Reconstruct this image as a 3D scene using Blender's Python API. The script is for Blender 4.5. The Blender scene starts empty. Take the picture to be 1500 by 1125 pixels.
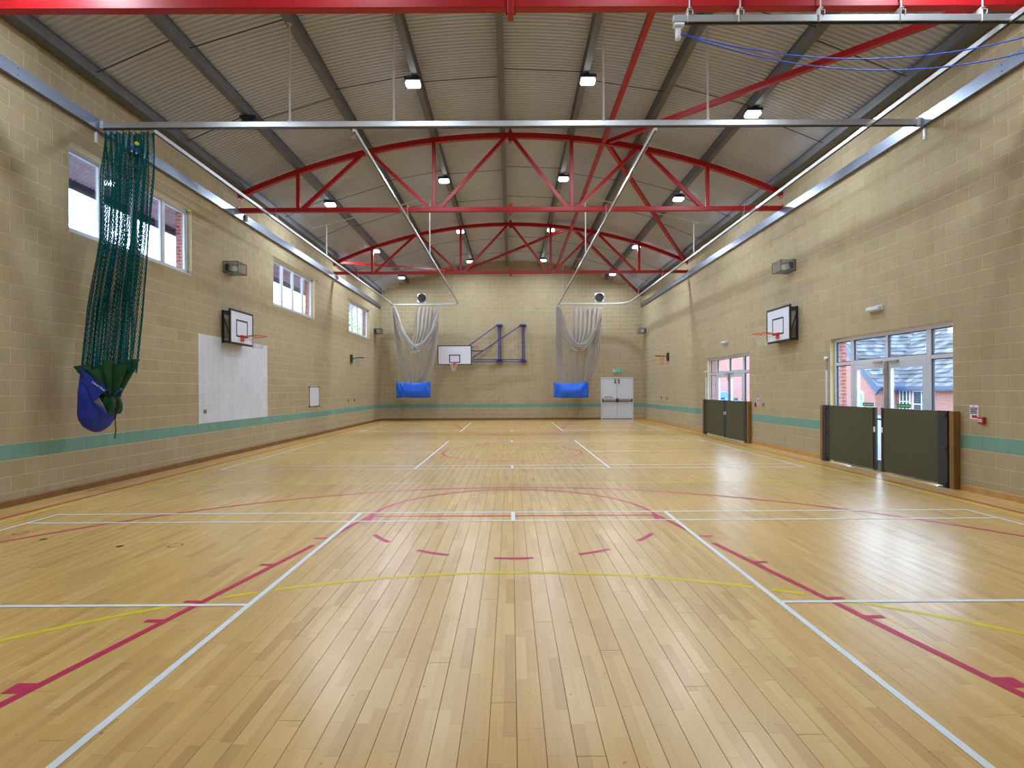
import bpy, bmesh, math, random
from mathutils import Vector, Matrix
random.seed(7)
C = bpy.context.scene.collection
SC = bpy.context.scene
PI = math.pi

# ------------------------------------------------------------------ camera, sky, exposure, light level
F_PX, YAW, ROLL = 795.3, 0.00195, -0.00508
CAM = Vector((-0.0193, 0.0, 1.594))
cd = bpy.data.cameras.new('camera'); cam = bpy.data.objects.new('camera', cd); C.objects.link(cam)
cd.sensor_fit = 'HORIZONTAL'; cd.sensor_width = 36.0; cd.lens = 36.0 * F_PX / 1500.0
cd.shift_y = (571.4 - 562.5) / 1500.0
cd.clip_start = 0.05; cd.clip_end = 400
_f = Vector((math.sin(YAW), math.cos(YAW), 0)); _r = Vector((math.cos(YAW), -math.sin(YAW), 0)); _u = Vector((0, 0, 1))
_R = _r * math.cos(ROLL) + _u * math.sin(ROLL); _U = _u * math.cos(ROLL) - _r * math.sin(ROLL)
cam.matrix_world = Matrix(((_R.x, _U.x, -_f.x, CAM.x), (_R.y, _U.y, -_f.y, CAM.y), (_R.z, _U.z, -_f.z, CAM.z), (0, 0, 0, 1)))
SC.camera = cam
SC.view_settings.view_transform = 'Standard'; SC.view_settings.look = 'None'
SC.view_settings.gamma = 1.0; SC.view_settings.use_curve_mapping = False
SC.view_settings.exposure = 0.0
SC.cycles.use_denoising = True
SC.cycles.max_bounces = 8; SC.cycles.diffuse_bounces = 5; SC.cycles.glossy_bounces = 4; SC.cycles.transmission_bounces = 6
SC.cycles.transparent_max_bounces = 12
SC.cycles.sample_clamp_indirect = 6.0
LAMP_W = 112.0
LAMP_COL = (0.78, 0.885, 1.0)
SKY_STRENGTH = 15.0
w = bpy.data.worlds.new('overcast_sky'); SC.world = w; w.use_nodes = True
wn = w.node_tree.nodes; wl = w.node_tree.links; wn.clear()
wo = wn.new('ShaderNodeOutputWorld'); bg = wn.new('ShaderNodeBackground'); tc = wn.new('ShaderNodeTexCoord')
sx = wn.new('ShaderNodeSeparateXYZ'); cr = wn.new('ShaderNodeValToRGB'); ns = wn.new('ShaderNodeTexNoise'); mx = wn.new('ShaderNodeMixRGB')
cr.color_ramp.elements[0].position = 0.0; cr.color_ramp.elements[0].color = (0.68, 0.81, 1.0, 1)
cr.color_ramp.elements[1].position = 1.0; cr.color_ramp.elements[1].color = (0.60, 0.77, 1.0, 1)
ns.inputs['Scale'].default_value = 2.0; ns.inputs['Detail'].default_value = 4
mx.blend_type = 'MULTIPLY'; mx.inputs[0].default_value = 0.12
wl.new(tc.outputs['Generated'], sx.inputs[0]); wl.new(sx.outputs['Z'], cr.inputs[0]); wl.new(tc.outputs['Generated'], ns.inputs['Vector'])
wl.new(cr.outputs[0], mx.inputs[1]); wl.new(ns.outputs['Fac'], mx.inputs[2]); wl.new(mx.outputs[0], bg.inputs[0])
bg.inputs[1].default_value = SKY_STRENGTH; wl.new(bg.outputs[0], wo.inputs[0])

# ------------------------------------------------------------------ dimensions (metres; camera at Y = 0 looking along +Y)
WX = 7.02; YF = 29.05; YB = -0.95
R_ROOF, Z_ROOF = 16.0, 8.53
R_CH, Z_CH = 16.87, 8.235
def arc(x, R, Z): return Z - R + math.sqrt(R * R - x * x)
def roof_z(x): return arc(x, R_ROOF, Z_ROOF)
def chord_z(x): return arc(x, R_CH, Z_CH)
TRUSS_Y = [6.6, 14.05, 21.55]
PURLIN_X = [-6.93, -5.49, -3.74, -1.98, -0.2, 1.575, 3.34, 5.09, 6.86]
WIN_Y = [(8.63, 11.95), (16.06, 19.42), (23.52, 26.9)]; WIN_Z = (4.15, 5.59)
DOOR_Y = [(8.63, 11.95), (16.0, 19.42)]; DOOR_Z = 2.675

# ------------------------------------------------------------------ materials
def lin(h):
    h = h.lstrip('#'); o = []
    for i in (0, 2, 4):
        c = int(h[i:i + 2], 16) / 255; o.append(c / 12.92 if c <= .04045 else ((c + .055) / 1.055) ** 2.4)
    return (*o, 1)
class NT:
    def __init__(s, name):
        s.m = bpy.data.materials.new(name); s.m.use_nodes = True; s.t = s.m.node_tree; s.n = s.t.nodes; s.l = s.t.links
        s.b = s.n['Principled BSDF']
    def new(s, t, **k):
        n = s.n.new(t)
        for a, v in k.items(): setattr(n, a, v)
        return n
    def link(s, a, b): s.l.new(a, b)
    def math(s, op, a, b=None):
        n = s.new('ShaderNodeMath', operation=op)
        for i, v in enumerate((a, b)):
            if v is None: continue
            if isinstance(v, (int, float)): n.inputs[i].default_value = v
            else: s.link(v, n.inputs[i])
        return n.outputs[0]
    def mix(s, fac, a, b, mode='MIX'):
        n = s.new('ShaderNodeMixRGB', blend_type=mode)
        for i, v in enumerate((fac, a, b)):
            if isinstance(v, (int, float)): n.inputs[i].default_value = v
            elif isinstance(v, tuple): n.inputs[i].default_value = v
            else: s.link(v, n.inputs[i])
        return n.outputs[0]
    def noise(s, vec, scale, detail=4, rough=.6):
        n = s.new('ShaderNodeTexNoise'); n.inputs['Scale'].default_value = scale; n.inputs['Detail'].default_value = detail; n.inputs['Roughness'].default_value = rough
        if vec is not None: s.link(vec, n.inputs['Vector'])
        return n.outputs['Fac']
    def pos(s): return s.new('ShaderNodeNewGeometry').outputs['Position']
    def scaled(s, vec, v):
        n = s.new('ShaderNodeVectorMath', operation='MULTIPLY'); s.link(vec, n.inputs[0]); n.inputs[1].default_value = v; return n.outputs[0]
    def ramp(s, fac, stops):
        n = s.new('ShaderNodeValToRGB'); e = n.color_ramp.elements
        while len(e) < len(stops): e.new(.5)
        for i, (p, c) in enumerate(stops): e[i].position = p; e[i].color = c
        s.link(fac, n.inputs[0]); return n.outputs[0]
    def bump(s, h, strength=.3, dist=.01):
        n = s.new('ShaderNodeBump'); n.inputs['Strength'].default_value = strength; n.inputs['Distance'].default_value = dist
        s.link(h, n.inputs['Height']); s.link(n.outputs[0], s.b.inputs['Normal'])
    def set(s, color=None, rough=.5, metal=0, spec=None, coat=0):
        if color is not None:
            if isinstance(color, tuple): s.b.inputs['Base Color'].default_value = color
            else: s.link(color, s.b.inputs['Base Color'])
        if isinstance(rough, (int, float)): s.b.inputs['Roughness'].default_value = rough
        else: s.link(rough, s.b.inputs['Roughness'])
        s.b.inputs['Metallic'].default_value = metal
        if spec is not None: s.b.inputs['Specular IOR Level'].default_value = spec
        if coat: s.b.inputs['Coat Weight'].default_value = coat; s.b.inputs['Coat Roughness'].default_value = .27
        return s.m
def plain(name, col, rough=.5, metal=0, var=.12, scale=6, spec=None, bump=0):
    k = NT(name); c = lin(col) if isinstance(col, str) else col
    n = k.noise(k.pos(), scale, 5)
    d = tuple(x * (1 - var) for x in c[:3]) + (1,); u = tuple(min(1, x * (1 + var)) for x in c[:3]) + (1,)
    m = k.set(k.ramp(n, [(.3, d), (.7, u)]), rough, metal, spec)
    if bump: k.bump(k.noise(k.pos(), scale * 8, 4), bump, .004)
    return m
def island_random(k):
    a = k.new('ShaderNodeObjectInfo').outputs['Random']; b = k.new('ShaderNodeNewGeometry').outputs['Random Per Island']
    return k.math('FRACT', k.math('ADD', a, b))
def mat_block(name, dark, mid, light, rough=.85, tint=1.0):
    k = NT(name); r = island_random(k); p = k.pos()
    base = k.ramp(r, [(0, lin(dark)), (.12, lin(mid)), (.85, lin(mid)), (1, lin(light))])
    streak = k.noise(k.scaled(p, (3, 3, .5)), 2.2, 5, .7)
    base = k.mix(.35, base, k.ramp(streak, [(.3, (.62, .58, .5, 1)), (.75, (1, 1, 1, 1))]), 'MULTIPLY')
    grain = k.noise(p, 160, 3, .7)
    base = k.mix(.30, base, k.ramp(grain, [(.3, (.55, .52, .48, 1)), (.7, (1.0, 1.0, 1.0, 1))]), 'MULTIPLY')
    m = k.set(base, rough, 0, .25); k.bump(grain, .35, .003); return m
M = {}
M['block'] = mat_block('blockwork', '#ada082', '#b4a588', '#b9ab8e')
M['block_green'] = mat_block('painted_blockwork_green', '#6f9a8d', '#78a498', '#80ab9f', .6)
M['block_white'] = mat_block('painted_blockwork_white', '#d6dcec', '#dce2f1', '#e2e8f5', .6)
M['mortar'] = plain('mortar', '#d2c49a', .9, var=.1, scale=30)
M['mortar_white'] = plain('mortar_painted_white', '#d9dfee', .7, var=.03, scale=30)
M['mortar_green'] = plain('mortar_painted_green', '#7aa093', .8, var=.06, scale=30)
def mat_floor():
    k = NT('maple_strip_floor'); p = k.pos(); s = k.new('ShaderNodeSeparateXYZ'); k.link(p, s.inputs[0])
    ix = k.math('FLOOR', k.math('DIVIDE', s.outputs['X'], .0645))
    wn_ = k.new('ShaderNodeTexWhiteNoise', noise_dimensions='1D'); k.link(ix, wn_.inputs['W'])
    yy = k.math('ADD', k.math('DIVIDE', s.outputs['Y'], .52), k.math('MULTIPLY', wn_.outputs['Value'], 7.3))
    iy = k.math('FLOOR', yy)
    cv = k.new('ShaderNodeCombineXYZ'); k.link(ix, cv.inputs[0]); k.link(iy, cv.inputs[1])
    w2 = k.new('ShaderNodeTexWhiteNoise', noise_dimensions='2D'); k.link(cv.outputs[0], w2.inputs['Vector'])
    base = k.ramp(w2.outputs['Value'], [(0, lin('#c79c56')), (.12, lin('#d3ab60')), (.6, lin('#dab267')), (.9, lin('#deb86e')), (1, lin('#e3c07b'))])
    gr = k.noise(k.scaled(p, (60, 2.2, 1)), 1.0, 6, .65)
    base = k.mix(.35, base, k.ramp(gr, [(.3, (.72, .62, .5, 1)), (.65, (1, 1, 1, 1))]), 'MULTIPLY')
    big = k.noise(k.scaled(p, (2.0, .5, 1)), .9, 5, .7)
    base = k.mix(.28, base, k.ramp(big, [(.35, (.70, .62, .50, 1)), (.62, (1, 1, 1, 1))]), 'MULTIPLY')
    # hairline end joints and stave joints
    fy = k.math('FRACT', yy); e1 = k.math('LESS_THAN', fy, .005)
    base = k.mix(k.math('MULTIPLY', e1, .45), base, lin('#6b4d26'))
    spk = k.noise(p, 23, 2, .5); base = k.mix(k.math('MULTIPLY', k.math('GREATER_THAN', spk, .735), .55), base, lin('#7c5a2e'))
    rn = k.noise(k.scaled(p, (1.5, .6, 1)), 1.3, 4)
    rr = k.new('ShaderNodeMapRange'); k.link(rn, rr.inputs[0]); rr.inputs[3].default_value = .32; rr.inputs[4].default_value = .42
    m = k.set(base, rr.outputs[0], 0, .5, .75)
    k.bump(k.noise(k.scaled(p, (9, 1.2, 1)), 1.5, 3), .06, .004); return m
M['floor'] = mat_floor()
M['subfloor'] = plain('dark_joint', '#2b1d0f', .9)
M['line_white'] = plain('court_paint_white', '#dfe6ee', .4, var=.06, scale=9, spec=.3)
M['line_red'] = plain('court_paint_red', '#bd2c58', .4, var=.12, scale=9, spec=.25)
M['line_yellow'] = plain('court_paint_yellow', '#d6c92c', .4, var=.10, scale=9, spec=.25)
def mat_roof():
    k = NT('roof_liner'); p = k.pos()
    n = k.noise(k.scaled(p, (1, .4, 1)), 1.2, 4)
    m = k.set(k.ramp(n, [(.3, lin('#aeb3c0')), (.7, lin('#b7bcc9'))]), .55, 0, .3); return m
M['roof'] = mat_roof()
M['purlin'] = plain('dull_galvanised_purlin', '#66686c', .6, .2, var=.12, scale=4)
def mat_galv(name, a, b, rough=.35):
    k = NT(name); v = k.new('ShaderNodeTexVoronoi'); v.inputs['Scale'].default_value = 90; k.link(k.pos(), v.inputs['Vector'])
    s = k.new('ShaderNodeSeparateXYZ'); k.link(v.outputs['Color'], s.inputs[0])
    rr = k.new('ShaderNodeMapRange'); k.link(s.outputs[1], rr.inputs[0]); rr.inputs[3].default_value = rough - .05; rr.inputs[4].default_value = rough + .05
    return k.set(k.ramp(s.outputs[0], [(0, lin(a)), (1, lin(b))]), rr.outputs[0], .9)
M['galv'] = mat_galv('galvanised_spangle', '#8790a2', '#98a1b2', .36)
M['track'] = plain('aluminium_track', '#c4c6c8', .38, .75, var=.06)
M['rod'] = plain('painted_hanger_rod', '#b9b3ae', .5, .2)
M['red'] = plain('red_steel_paint', '#a00f17', .42, 0, var=.07, scale=3, spec=.4)
M['pvc'] = plain('white_upvc', '#c6cddb', .35, 0, var=.02)
M['white'] = plain('white_paint', '#d6dae8', .45, 0, var=.03)
M['door_white'] = plain('white_door_laminate', '#d2d5e2', .4, 0, var=.02)
M['black'] = plain('black_plastic', '#1b1b1f', .5, 0, var=.2)
M['charcoal'] = plain('charcoal_steel', '#36363f', .45, .3, var=.12, scale=12)
M['olive'] = plain('olive_laminate', '#45442c', .5, 0, var=.05, scale=2)
M['orange'] = plain('orange_ring_paint', '#d9521f', .45)
M['blue_steel'] = plain('blue_steel_paint', '#23297a', .4)
M['navy_steel'] = plain('navy_steel_paint', '#1a1c33', .4)
M['blue_bag'] = plain('blue_pvc_sheet', '#0f60e0', .42, 0, var=.15, scale=5)
M['blue_bag_dark'] = plain('royal_blue_canvas', '#2039bd', .6, 0, var=.15, scale=5)
M['lining'] = plain('grey_lining', '#8f95a5', .7)
M['green_cloth'] = plain('dark_green_canvas', '#12552f', .7, 0, var=.25, scale=6)
M['net_green'] = plain('green_net_twine', '#0d5558', .9, 0, var=.2, scale=3, spec=.1)
M['net_white'] = plain('offwhite_net_twine', '#b9b2ad', .75, 0, var=.08, scale=2)
M['hoop_net'] = plain('white_hoop_twine', '#d6d2c8', .7)
M['net_sage'] = plain('sage_hoop_twine', '#9fb3a4', .7)
M['net_orange'] = plain('orange_hoop_twine', '#d39463', .7)
M['dark_steel'] = plain('dark_bronze_steel', '#3f3020', .5, .3)
M['cord_blue'] = plain('blue_cord', '#3f63d8', .5)
M['cord_black'] = plain('black_cord', '#121212', .7)
M['wood_post'] = plain('stained_softwood', '#85602f', .5, 0, var=.18, scale=5)
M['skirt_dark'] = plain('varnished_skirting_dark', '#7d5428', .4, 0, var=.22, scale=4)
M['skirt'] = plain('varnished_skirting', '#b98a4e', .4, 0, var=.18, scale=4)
M['mesh_wire'] = plain('grey_wire', '#a2a2a4', .45, .6)
M['lampglass'] = plain('frosted_lamp_glass', '#c9d2da', .25)
M['grey_plate'] = plain('grey_plate', '#8f8c80', .5, .3)
M['socket'] = plain('brown_socket_plate', '#5b5046', .5)
M['sign_red'] = plain('red_plastic', '#b01e2c', .4)
M['sign_blue'] = plain('sign_blue_print', '#2440a8', .4)
M['sign_teal'] = plain('sign_teal_print', '#2f8c98', .4)
M['sign_white'] = plain('sign_white_sheet', '#dfe4f0', .4, var=.02)
M['sign_green'] = plain('sign_green_print', '#0f8a5c', .4)
M['text_dark'] = plain('dark_lettering', '#20343a', .5)
M['ball'] = plain('tennis_ball_felt', '#b7cf2a', .9, var=.1, scale=40)
M['steel_bar'] = plain('brushed_steel', '#b4aeac', .35, .6, var=.05)
def emit(name, col, s):
    k = NT(name); k.b.inputs['Base Color'].default_value = (1, 1, 1, 1); k.b.inputs['Emission Color'].default_value = (*col, 1); k.b.inputs['Emission Strength'].default_value = s; return k.m
M['led'] = emit('led_lens', LAMP_COL, 14.0)
M['exit_lit'] = emit('lit_exit_panel', (.02, .40, .24), .35); M['exit_lit'].node_tree.nodes['Principled BSDF'].inputs['Base Color'].default_value = lin('#0f8a5c')
def mat_glass():
    k = NT('window_glass'); k.n.remove(k.b)
    o = k.n['Material Output']; tr = k.new('ShaderNodeBsdfTransparent'); gl = k.new('ShaderNodeBsdfGlossy'); mxs = k.new('ShaderNodeMixShader'); fr = k.new('ShaderNodeFresnel')
    tr.inputs[0].default_value = (.93, .96, .98, 1); gl.inputs['Roughness'].default_value = .02; fr.inputs[0].default_value = 1.45
    f = k.math('MULTIPLY', fr.outputs[0], .5)
    k.link(f, mxs.inputs[0]); k.link(tr.outputs[0], mxs.inputs[1]); k.link(gl.outputs[0], mxs.inputs[2]); k.link(mxs.outputs[0], o.inputs[0]); return k.m
M['glass'] = mat_glass()
def mat_brick(name, a, b, mort, bw=.225, bh=.075, axis='YZ', off=0.0):
    k = NT(name); s = k.new('ShaderNodeSeparateXYZ'); k.link(k.pos(), s.inputs[0]); c = k.new('ShaderNodeCombineXYZ')
    if axis == 'YZ': k.link(s.outputs[1], c.inputs[0])
    else: k.link(k.math('ADD', s.outputs[0], s.outputs[1]), c.inputs[0])
    k.link(k.math('ADD', s.outputs[2], off), c.inputs[1])
    t = k.new('ShaderNodeTexBrick'); t.inputs['Scale'].default_value = 1; t.inputs['Brick Width'].default_value = bw; t.inputs['Row Height'].default_value = bh
    t.inputs['Mortar Size'].default_value = .006; t.inputs['Color1'].default_value = lin(a); t.inputs['Color2'].default_value = lin(b); t.inputs['Mortar'].default_value = lin(mort)
    k.link(c.outputs[0], t.inputs['Vector']); m = k.set(t.outputs['Color'], .85); k.bump(t.outputs['Fac'], -.3, .006); return m
M['brick'] = mat_brick('red_brick', '#8c3a35', '#a04a40', '#b9aca0', axis='XY')
M['brick_far'] = mat_brick('orange_red_brick', '#8f5549', '#9c6153', '#b3a198', axis='XY')
def mat_slate():
    k = NT('slate'); r = island_random(k); n = k.noise(k.pos(), 9, 5)
    base = k.ramp(r, [(0, lin('#2e3239')), (.5, lin('#4c5158')), (1, lin('#6c7178'))])
    return k.set(k.mix(.3, base, k.ramp(n, [(.35, (.5, .52, .5, 1)), (.65, (1, 1, 1, 1))]), 'MULTIPLY'), .7)
M['slate'] = mat_slate()
M['fascia_blue'] = plain('blue_grey_fascia', '#33465f', .5)
M['fascia_white'] = plain('white_fascia', '#e6e9ee', .5)
M['soffit'] = plain('blue_grey_soffit', '#4a5264', .6)
M['tarmac'] = plain('tarmac', '#6d6d70', .9, scale=20)
M['car_blue'] = plain('blue_car_paint', '#1f58b8', .3)
M['car_grey'] = plain('dark_car_paint', '#474c58', .3)
M['tyre'] = plain('tyre_rubber', '#151515', .8)
M['dark_glass'] = plain('dark_glazing', '#3c4a55', .1)
M['green_blind'] = plain('green_blind', '#4f9a78', .7)
M['bark'] = plain('bark', '#5a4a3a', .9)
M['leaf'] = plain('leaf', '#7f9e5a', .7, var=.35, scale=3)

# ------------------------------------------------------------------ geometry helpers (world coordinates; re-based on the parent)
def finish(name, bm, m, parent=None, smooth=False, kind=None):
    me = bpy.data.meshes.new(name)
    off = Vector((0, 0, 0)); p = parent
    while p is not None: off += p.location; p = p.parent
    if off.length > 0: bmesh.ops.translate(bm, verts=bm.verts, vec=-off)
    bm.normal_update(); bm.to_mesh(me); bm.free()
    if smooth: me.polygons.foreach_set('use_smooth', [True] * len(me.polygons))
    me.materials.append(M[m] if isinstance(m, str) else m)
    o = bpy.data.objects.new(name, me); C.objects.link(o)
    if parent is not None: o.parent = parent
    if kind: o['kind'] = kind
    return o
def rebase(o, origin):
    """move a top-level mesh's origin to a sensible point"""
    v = Vector(origin); o.data.transform(Matrix.Translation(-v)); o.location = v; return o
def empty(name, loc, label=None, cat=None, group=None, kind=None):
    o = bpy.data.objects.new(name, None); C.objects.link(o); o.location = loc; o.empty_display_size = .1
    tag(o, label, cat, group, kind); return o
def tag(o, label=None, cat=None, group=None, kind=None):
    if label: o['label'] = label
    if cat: o['category'] = cat
    if group: o['group'] = group
    if kind: o['kind'] = kind
    return o
def dup(root, loc, label=None):
    r = root.copy(); C.objects.link(r); r.location = loc
    if label: r['label'] = label
    for ch in list(root.children):
        c = ch.copy(); C.objects.link(c); c.parent = r
        for g in list(ch.children):
            d = g.copy(); C.objects.link(d); d.parent = c
    return r
def BM(): return bmesh.new()
def box(bm, x0, x1, y0, y1, z0, z1, bev=0):
    if x0 > x1: x0, x1 = x1, x0
    if y0 > y1: y0, y1 = y1, y0
    if z0 > z1: z0, z1 = z1, z0
    vs = [bm.verts.new(p) for p in ((x0, y0, z0), (x1, y0, z0), (x1, y1, z0), (x0, y1, z0), (x0, y0, z1), (x1, y0, z1), (x1, y1, z1), (x0, y1, z1))]
    fs = [bm.faces.new([vs[i] for i in f]) for f in ((0, 3, 2, 1), (4, 5, 6, 7), (0, 1, 5, 4), (1, 2, 6, 5), (2, 3, 7, 6), (3, 0, 4, 7))]
    if bev:
        es = {e for f in fs for e in f.edges}; bmesh.ops.bevel(bm, geom=list(es), offset=bev, segments=1, affect='EDGES', clamp_overlap=True)
    return vs
def frame_of(d, up=None):
    d = d.normalized(); a = Vector(up) if up else (Vector((0, 0, 1)) if abs(d.z) < .9 else Vector((0, 1, 0)))
    s = d.cross(a).normalized(); return s, s.cross(d).normalized()
def bar(bm, p0, p1, w, h, up=None, bev=0):
    """rectangular bar from p0 to p1; w across, h along 'up'"""
    p0 = Vector(p0); p1 = Vector(p1); s, u = frame_of(p1 - p0, up)
    r = []
    for p in (p0, p1):
        for a, b in ((-1, -1), (1, -1), (1, 1), (-1, 1)): r.append(bm.verts.new(p + s * a * w / 2 + u * b * h / 2))
    fs = [bm.faces.new([r[i] for i in f]) for f in ((0, 3, 2, 1), (4, 5, 6, 7), (0, 1, 5, 4), (1, 2, 6, 5), (2, 3, 7, 6), (3, 0, 4, 7))]
    if bev: bmesh.ops.bevel(bm, geom=list({e for f in fs for e in f.edges}), offset=bev, segments=1, affect='EDGES')
def tube(bm, pts, r, n=8, closed=False, caps=True):
    pts = [Vector(p) for p in pts]; rings = []; N = len(pts); prev = None
    for i, p in enumerate(pts):
        if closed: d = pts[(i + 1) % N] - pts[i - 1]
        else: d = pts[min(i + 1, N - 1)] - pts[max(i - 1, 0)]
        if d.length < 1e-9: d = Vector((0, 0, 1))
        d.normalize()
        if prev is None: s, u = frame_of(d)
        else:
            s = prev - d * prev.dot(d)
            s = s.normalized() if s.length > 1e-6 else frame_of(d)[0]
            u = d.cross(s)
        prev = s
        rr = r[i] if isinstance(r, (list, tuple)) else r
        rings.append([bm.verts.new(p + (s * math.cos(2 * PI * k / n) + u * math.sin(2 * PI * k / n)) * rr) for k in range(n)])
    for i in range(N if closed else N - 1):
        a, b = rings[i], rings[(i + 1) % N]
        for k in range(n): bm.faces.new((a[k], a[(k + 1) % n], b[(k + 1) % n], b[k]))
    if caps and not closed and n > 2:
        bm.faces.new(rings[0][::-1]); bm.faces.new(rings[-1])
def prism(bm, poly, axis, a0, a1):
    """extrude a 2D polygon along an axis ('X': poly is (y,z), 'Y': (x,z), 'Z': (x,y))"""
    def mk(p, a): return (a, p[0], p[1]) if axis == 'X' else ((p[0], a, p[1]) if axis == 'Y' else (p[0], p[1], a))
    A = [bm.verts.new(mk(p, a0)) for p in poly]; B = [bm.verts.new(mk(p, a1)) for p in poly]; n = len(poly)
    bm.faces.new(A[::-1]); bm.faces.new(B)
    for i in range(n): bm.faces.new((A[i], A[(i + 1) % n], B[(i + 1) % n], B[i]))
    bmesh.ops.recalc_face_normals(bm, faces=bm.faces)
def grid(bm, fn, nu, nv, closed_u=False):
    V = [[bm.verts.new(fn(i / nu, j / nv)) for i in range(nu if closed_u else nu + 1)] for j in range(nv + 1)]
    for j in range(nv):
        for i in range(nu):
            i2 = (i + 1) % nu if closed_u else i + 1
            bm.faces.new((V[j][i], V[j][i2], V[j + 1][i2], V[j + 1][i]))
    return V
def sphere(bm, c, r, seg=12): bmesh.ops.create_uvsphere(bm, u_segments=seg, v_segments=seg // 2 + 2, radius=r, matrix=Matrix.Translation(c))
def disc(bm, c, r, d, th, n=20, r2=None):
    c = Vector(c); d = Vector(d).normalized(); tube(bm, [c - d * th / 2, c + d * th / 2], [r, r2 if r2 else r], n)
FONT = None
def text(name, s, size, m, parent, origin, right, up, extrude=.0004, bold=False):
    cu = bpy.data.curves.new('lettering', 'FONT'); cu.body = s; cu.size = size; cu.extrude = extrude; cu.align_x = 'CENTER'; cu.align_y = 'CENTER'; cu.resolution_u = 2
    if bold: cu.offset = size * .02
    to = bpy.data.objects.new('lettering', cu); C.objects.link(to)
    dg = bpy.context.evaluated_depsgraph_get(); me = bpy.data.meshes.new_from_object(to.evaluated_get(dg))
    bpy.data.objects.remove(to)
    r = Vector(right).normalized(); u = Vector(up).normalized(); n = r.cross(u); o = Vector(origin)
    me.transform(Matrix(((r.x, u.x, n.x, o.x), (r.y, u.y, n.y, o.y), (r.z, u.z, n.z, o.z), (0, 0, 0, 1))))
    bm = BM(); bm.from_mesh(me); bpy.data.meshes.remove(me)
    return finish(name, bm, m, parent)

# ================================================================== STRUCTURE
# ---------------- walls of blocks
def wall_blocks(parent, mapf, u0, u1, z_top, joint, openings, nearest, paint=None, first=.2, rows_named=True):
    """lay blocks in stretcher bond in the wall's (u, z) plane; mapf(u, z, d) -> world point, d = proud of the mortar face.
    nearest(u, z) -> sort key; the 300 smallest become single blocks, the rest one joined part."""
    cells = []; zs = [0.0] + [first + .225 * k for k in range(40)]
    for k in range(len(zs) - 1):
        z0, z1 = zs[k], zs[k + 1]
        if z0 >= z_top(None): break
        off = joint + (.225 if k % 2 == 0 else 0.0)          # row k=0 is the cut row at the floor
        n0 = math.floor((u0 - off) / .45); u = off + n0 * .45
        while u < u1:
            a, b = max(u, u0), min(u + .45, u1); u += .45
            if b - a < .03: continue
            pieces = [(a, b, z0, z1)]
            for (oa, ob, oz0, oz1) in openings:
                nxt = []
                for (pa, pb, p0, p1) in pieces:
                    if pb <= oa + 1e-4 or pa >= ob - 1e-4 or p1 <= oz0 + 1e-4 or p0 >= oz1 - 1e-4: nxt.append((pa, pb, p0, p1)); continue
                    if pa < oa: nxt.append((pa, oa, p0, p1))
                    if pb > ob: nxt.append((ob, pb, p0, p1))
                    ca, cb = max(pa, oa), min(pb, ob)
                    if p0 < oz0: nxt.append((ca, cb, p0, oz0))
                    if p1 > oz1: nxt.append((ca, cb, oz1, p1))
                pieces = nxt
            if paint:
                for (oa, ob, oz0, oz1) in paint:
                    nxt = []
                    for (pa, pb, p0, p1) in pieces:
                        if p0 >= oz0 - 1e-3 and p1 <= oz1 + 1e-3:
                            for c in (oa, ob):
                                if pa < c - .02 and pb > c + .02: nxt.append((pa, c + .005, p0, p1)); pa = c - .005
                        nxt.append((pa, pb, p0, p1))
                    pieces = nxt
            for (pa, pb, p0, p1) in pieces:
                if pb - pa < .02 or p1 - p0 < .02: continue
                zt = min(z_top((pa + pb) / 2), z_top(pa), z_top(pb))
                if p0 >= zt - .03: continue
                cells.append((pa, pb, p0, min(p1, zt)))
    cells.sort(key=lambda c: nearest((c[0] + c[1]) / 2, (c[2] + c[3]) / 2))
    def colour(c):
        um, zm = (c[0] + c[1]) / 2, (c[2] + c[3]) / 2
        if paint:
            for (oa, ob, oz0, oz1) in paint:
                if oa < um < ob and oz0 < zm < oz1: return 'block_white'
        return 'block_green' if abs(zm - .7625) < .11 else 'block'
    def add(bm, c, d):
        j = .005; a, b, p0, p1 = c[0] + j, c[1] - j, c[2] + j, c[3] - j; ch = .0025
        o = [bm.verts.new(mapf(x, z, -.006)) for x, z in ((a, p0), (b, p0), (b, p1), (a, p1))]
        i = [bm.verts.new(mapf(x, z, d - ch)) for x, z in ((a, p0), (b, p0), (b, p1), (a, p1))]
        t = [bm.verts.new(mapf(x, z, d)) for x, z in ((a + ch, p0 + ch), (b - ch, p0 + ch), (b - ch, p1 - ch), (a + ch, p1 - ch))]
        fs = []
        for k in range(4):
            k2 = (k + 1) % 4
            fs.append(bm.faces.new((o[k], o[k2], i[k2], i[k]))); fs.append(bm.faces.new((i[k], i[k2], t[k2], t[k])))
        fs.append(bm.faces.new(t)); return fs
    cache = {}; rest = {}
    for q, c in enumerate(cells):
        m = colour(c)
        if q < 300:
            um, zm = (c[0] + c[1]) / 2, (c[2] + c[3]) / 2; key = (m, round(c[1] - c[0], 3), round(c[3] - c[2], 3))
            loc = Vector(mapf(um, zm, 0))
            if key not in cache:
                bm = BM(); add(bm, c, .004); bmesh.ops.recalc_face_normals(bm, faces=bm.faces)
                o = finish('block', bm, m); o.data.transform(Matrix.Translation(-loc)); cache[key] = o.data
            else:
                o = bpy.data.objects.new('block', cache[key]); C.objects.link(o)
            o.parent = parent; o.location = loc - parent.location
        else:
            rest.setdefault(m, BM()); add(rest[m], c, .0035 + .0012 * random.random())
    nm = {'block': 'blockwork', 'block_green': 'green_blockwork', 'block_white': 'white_blockwork'}
    for m, bm in rest.items():
        bmesh.ops.recalc_face_normals(bm, faces=bm.faces); finish(nm[m], bm, m, parent, kind='stuff')
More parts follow.
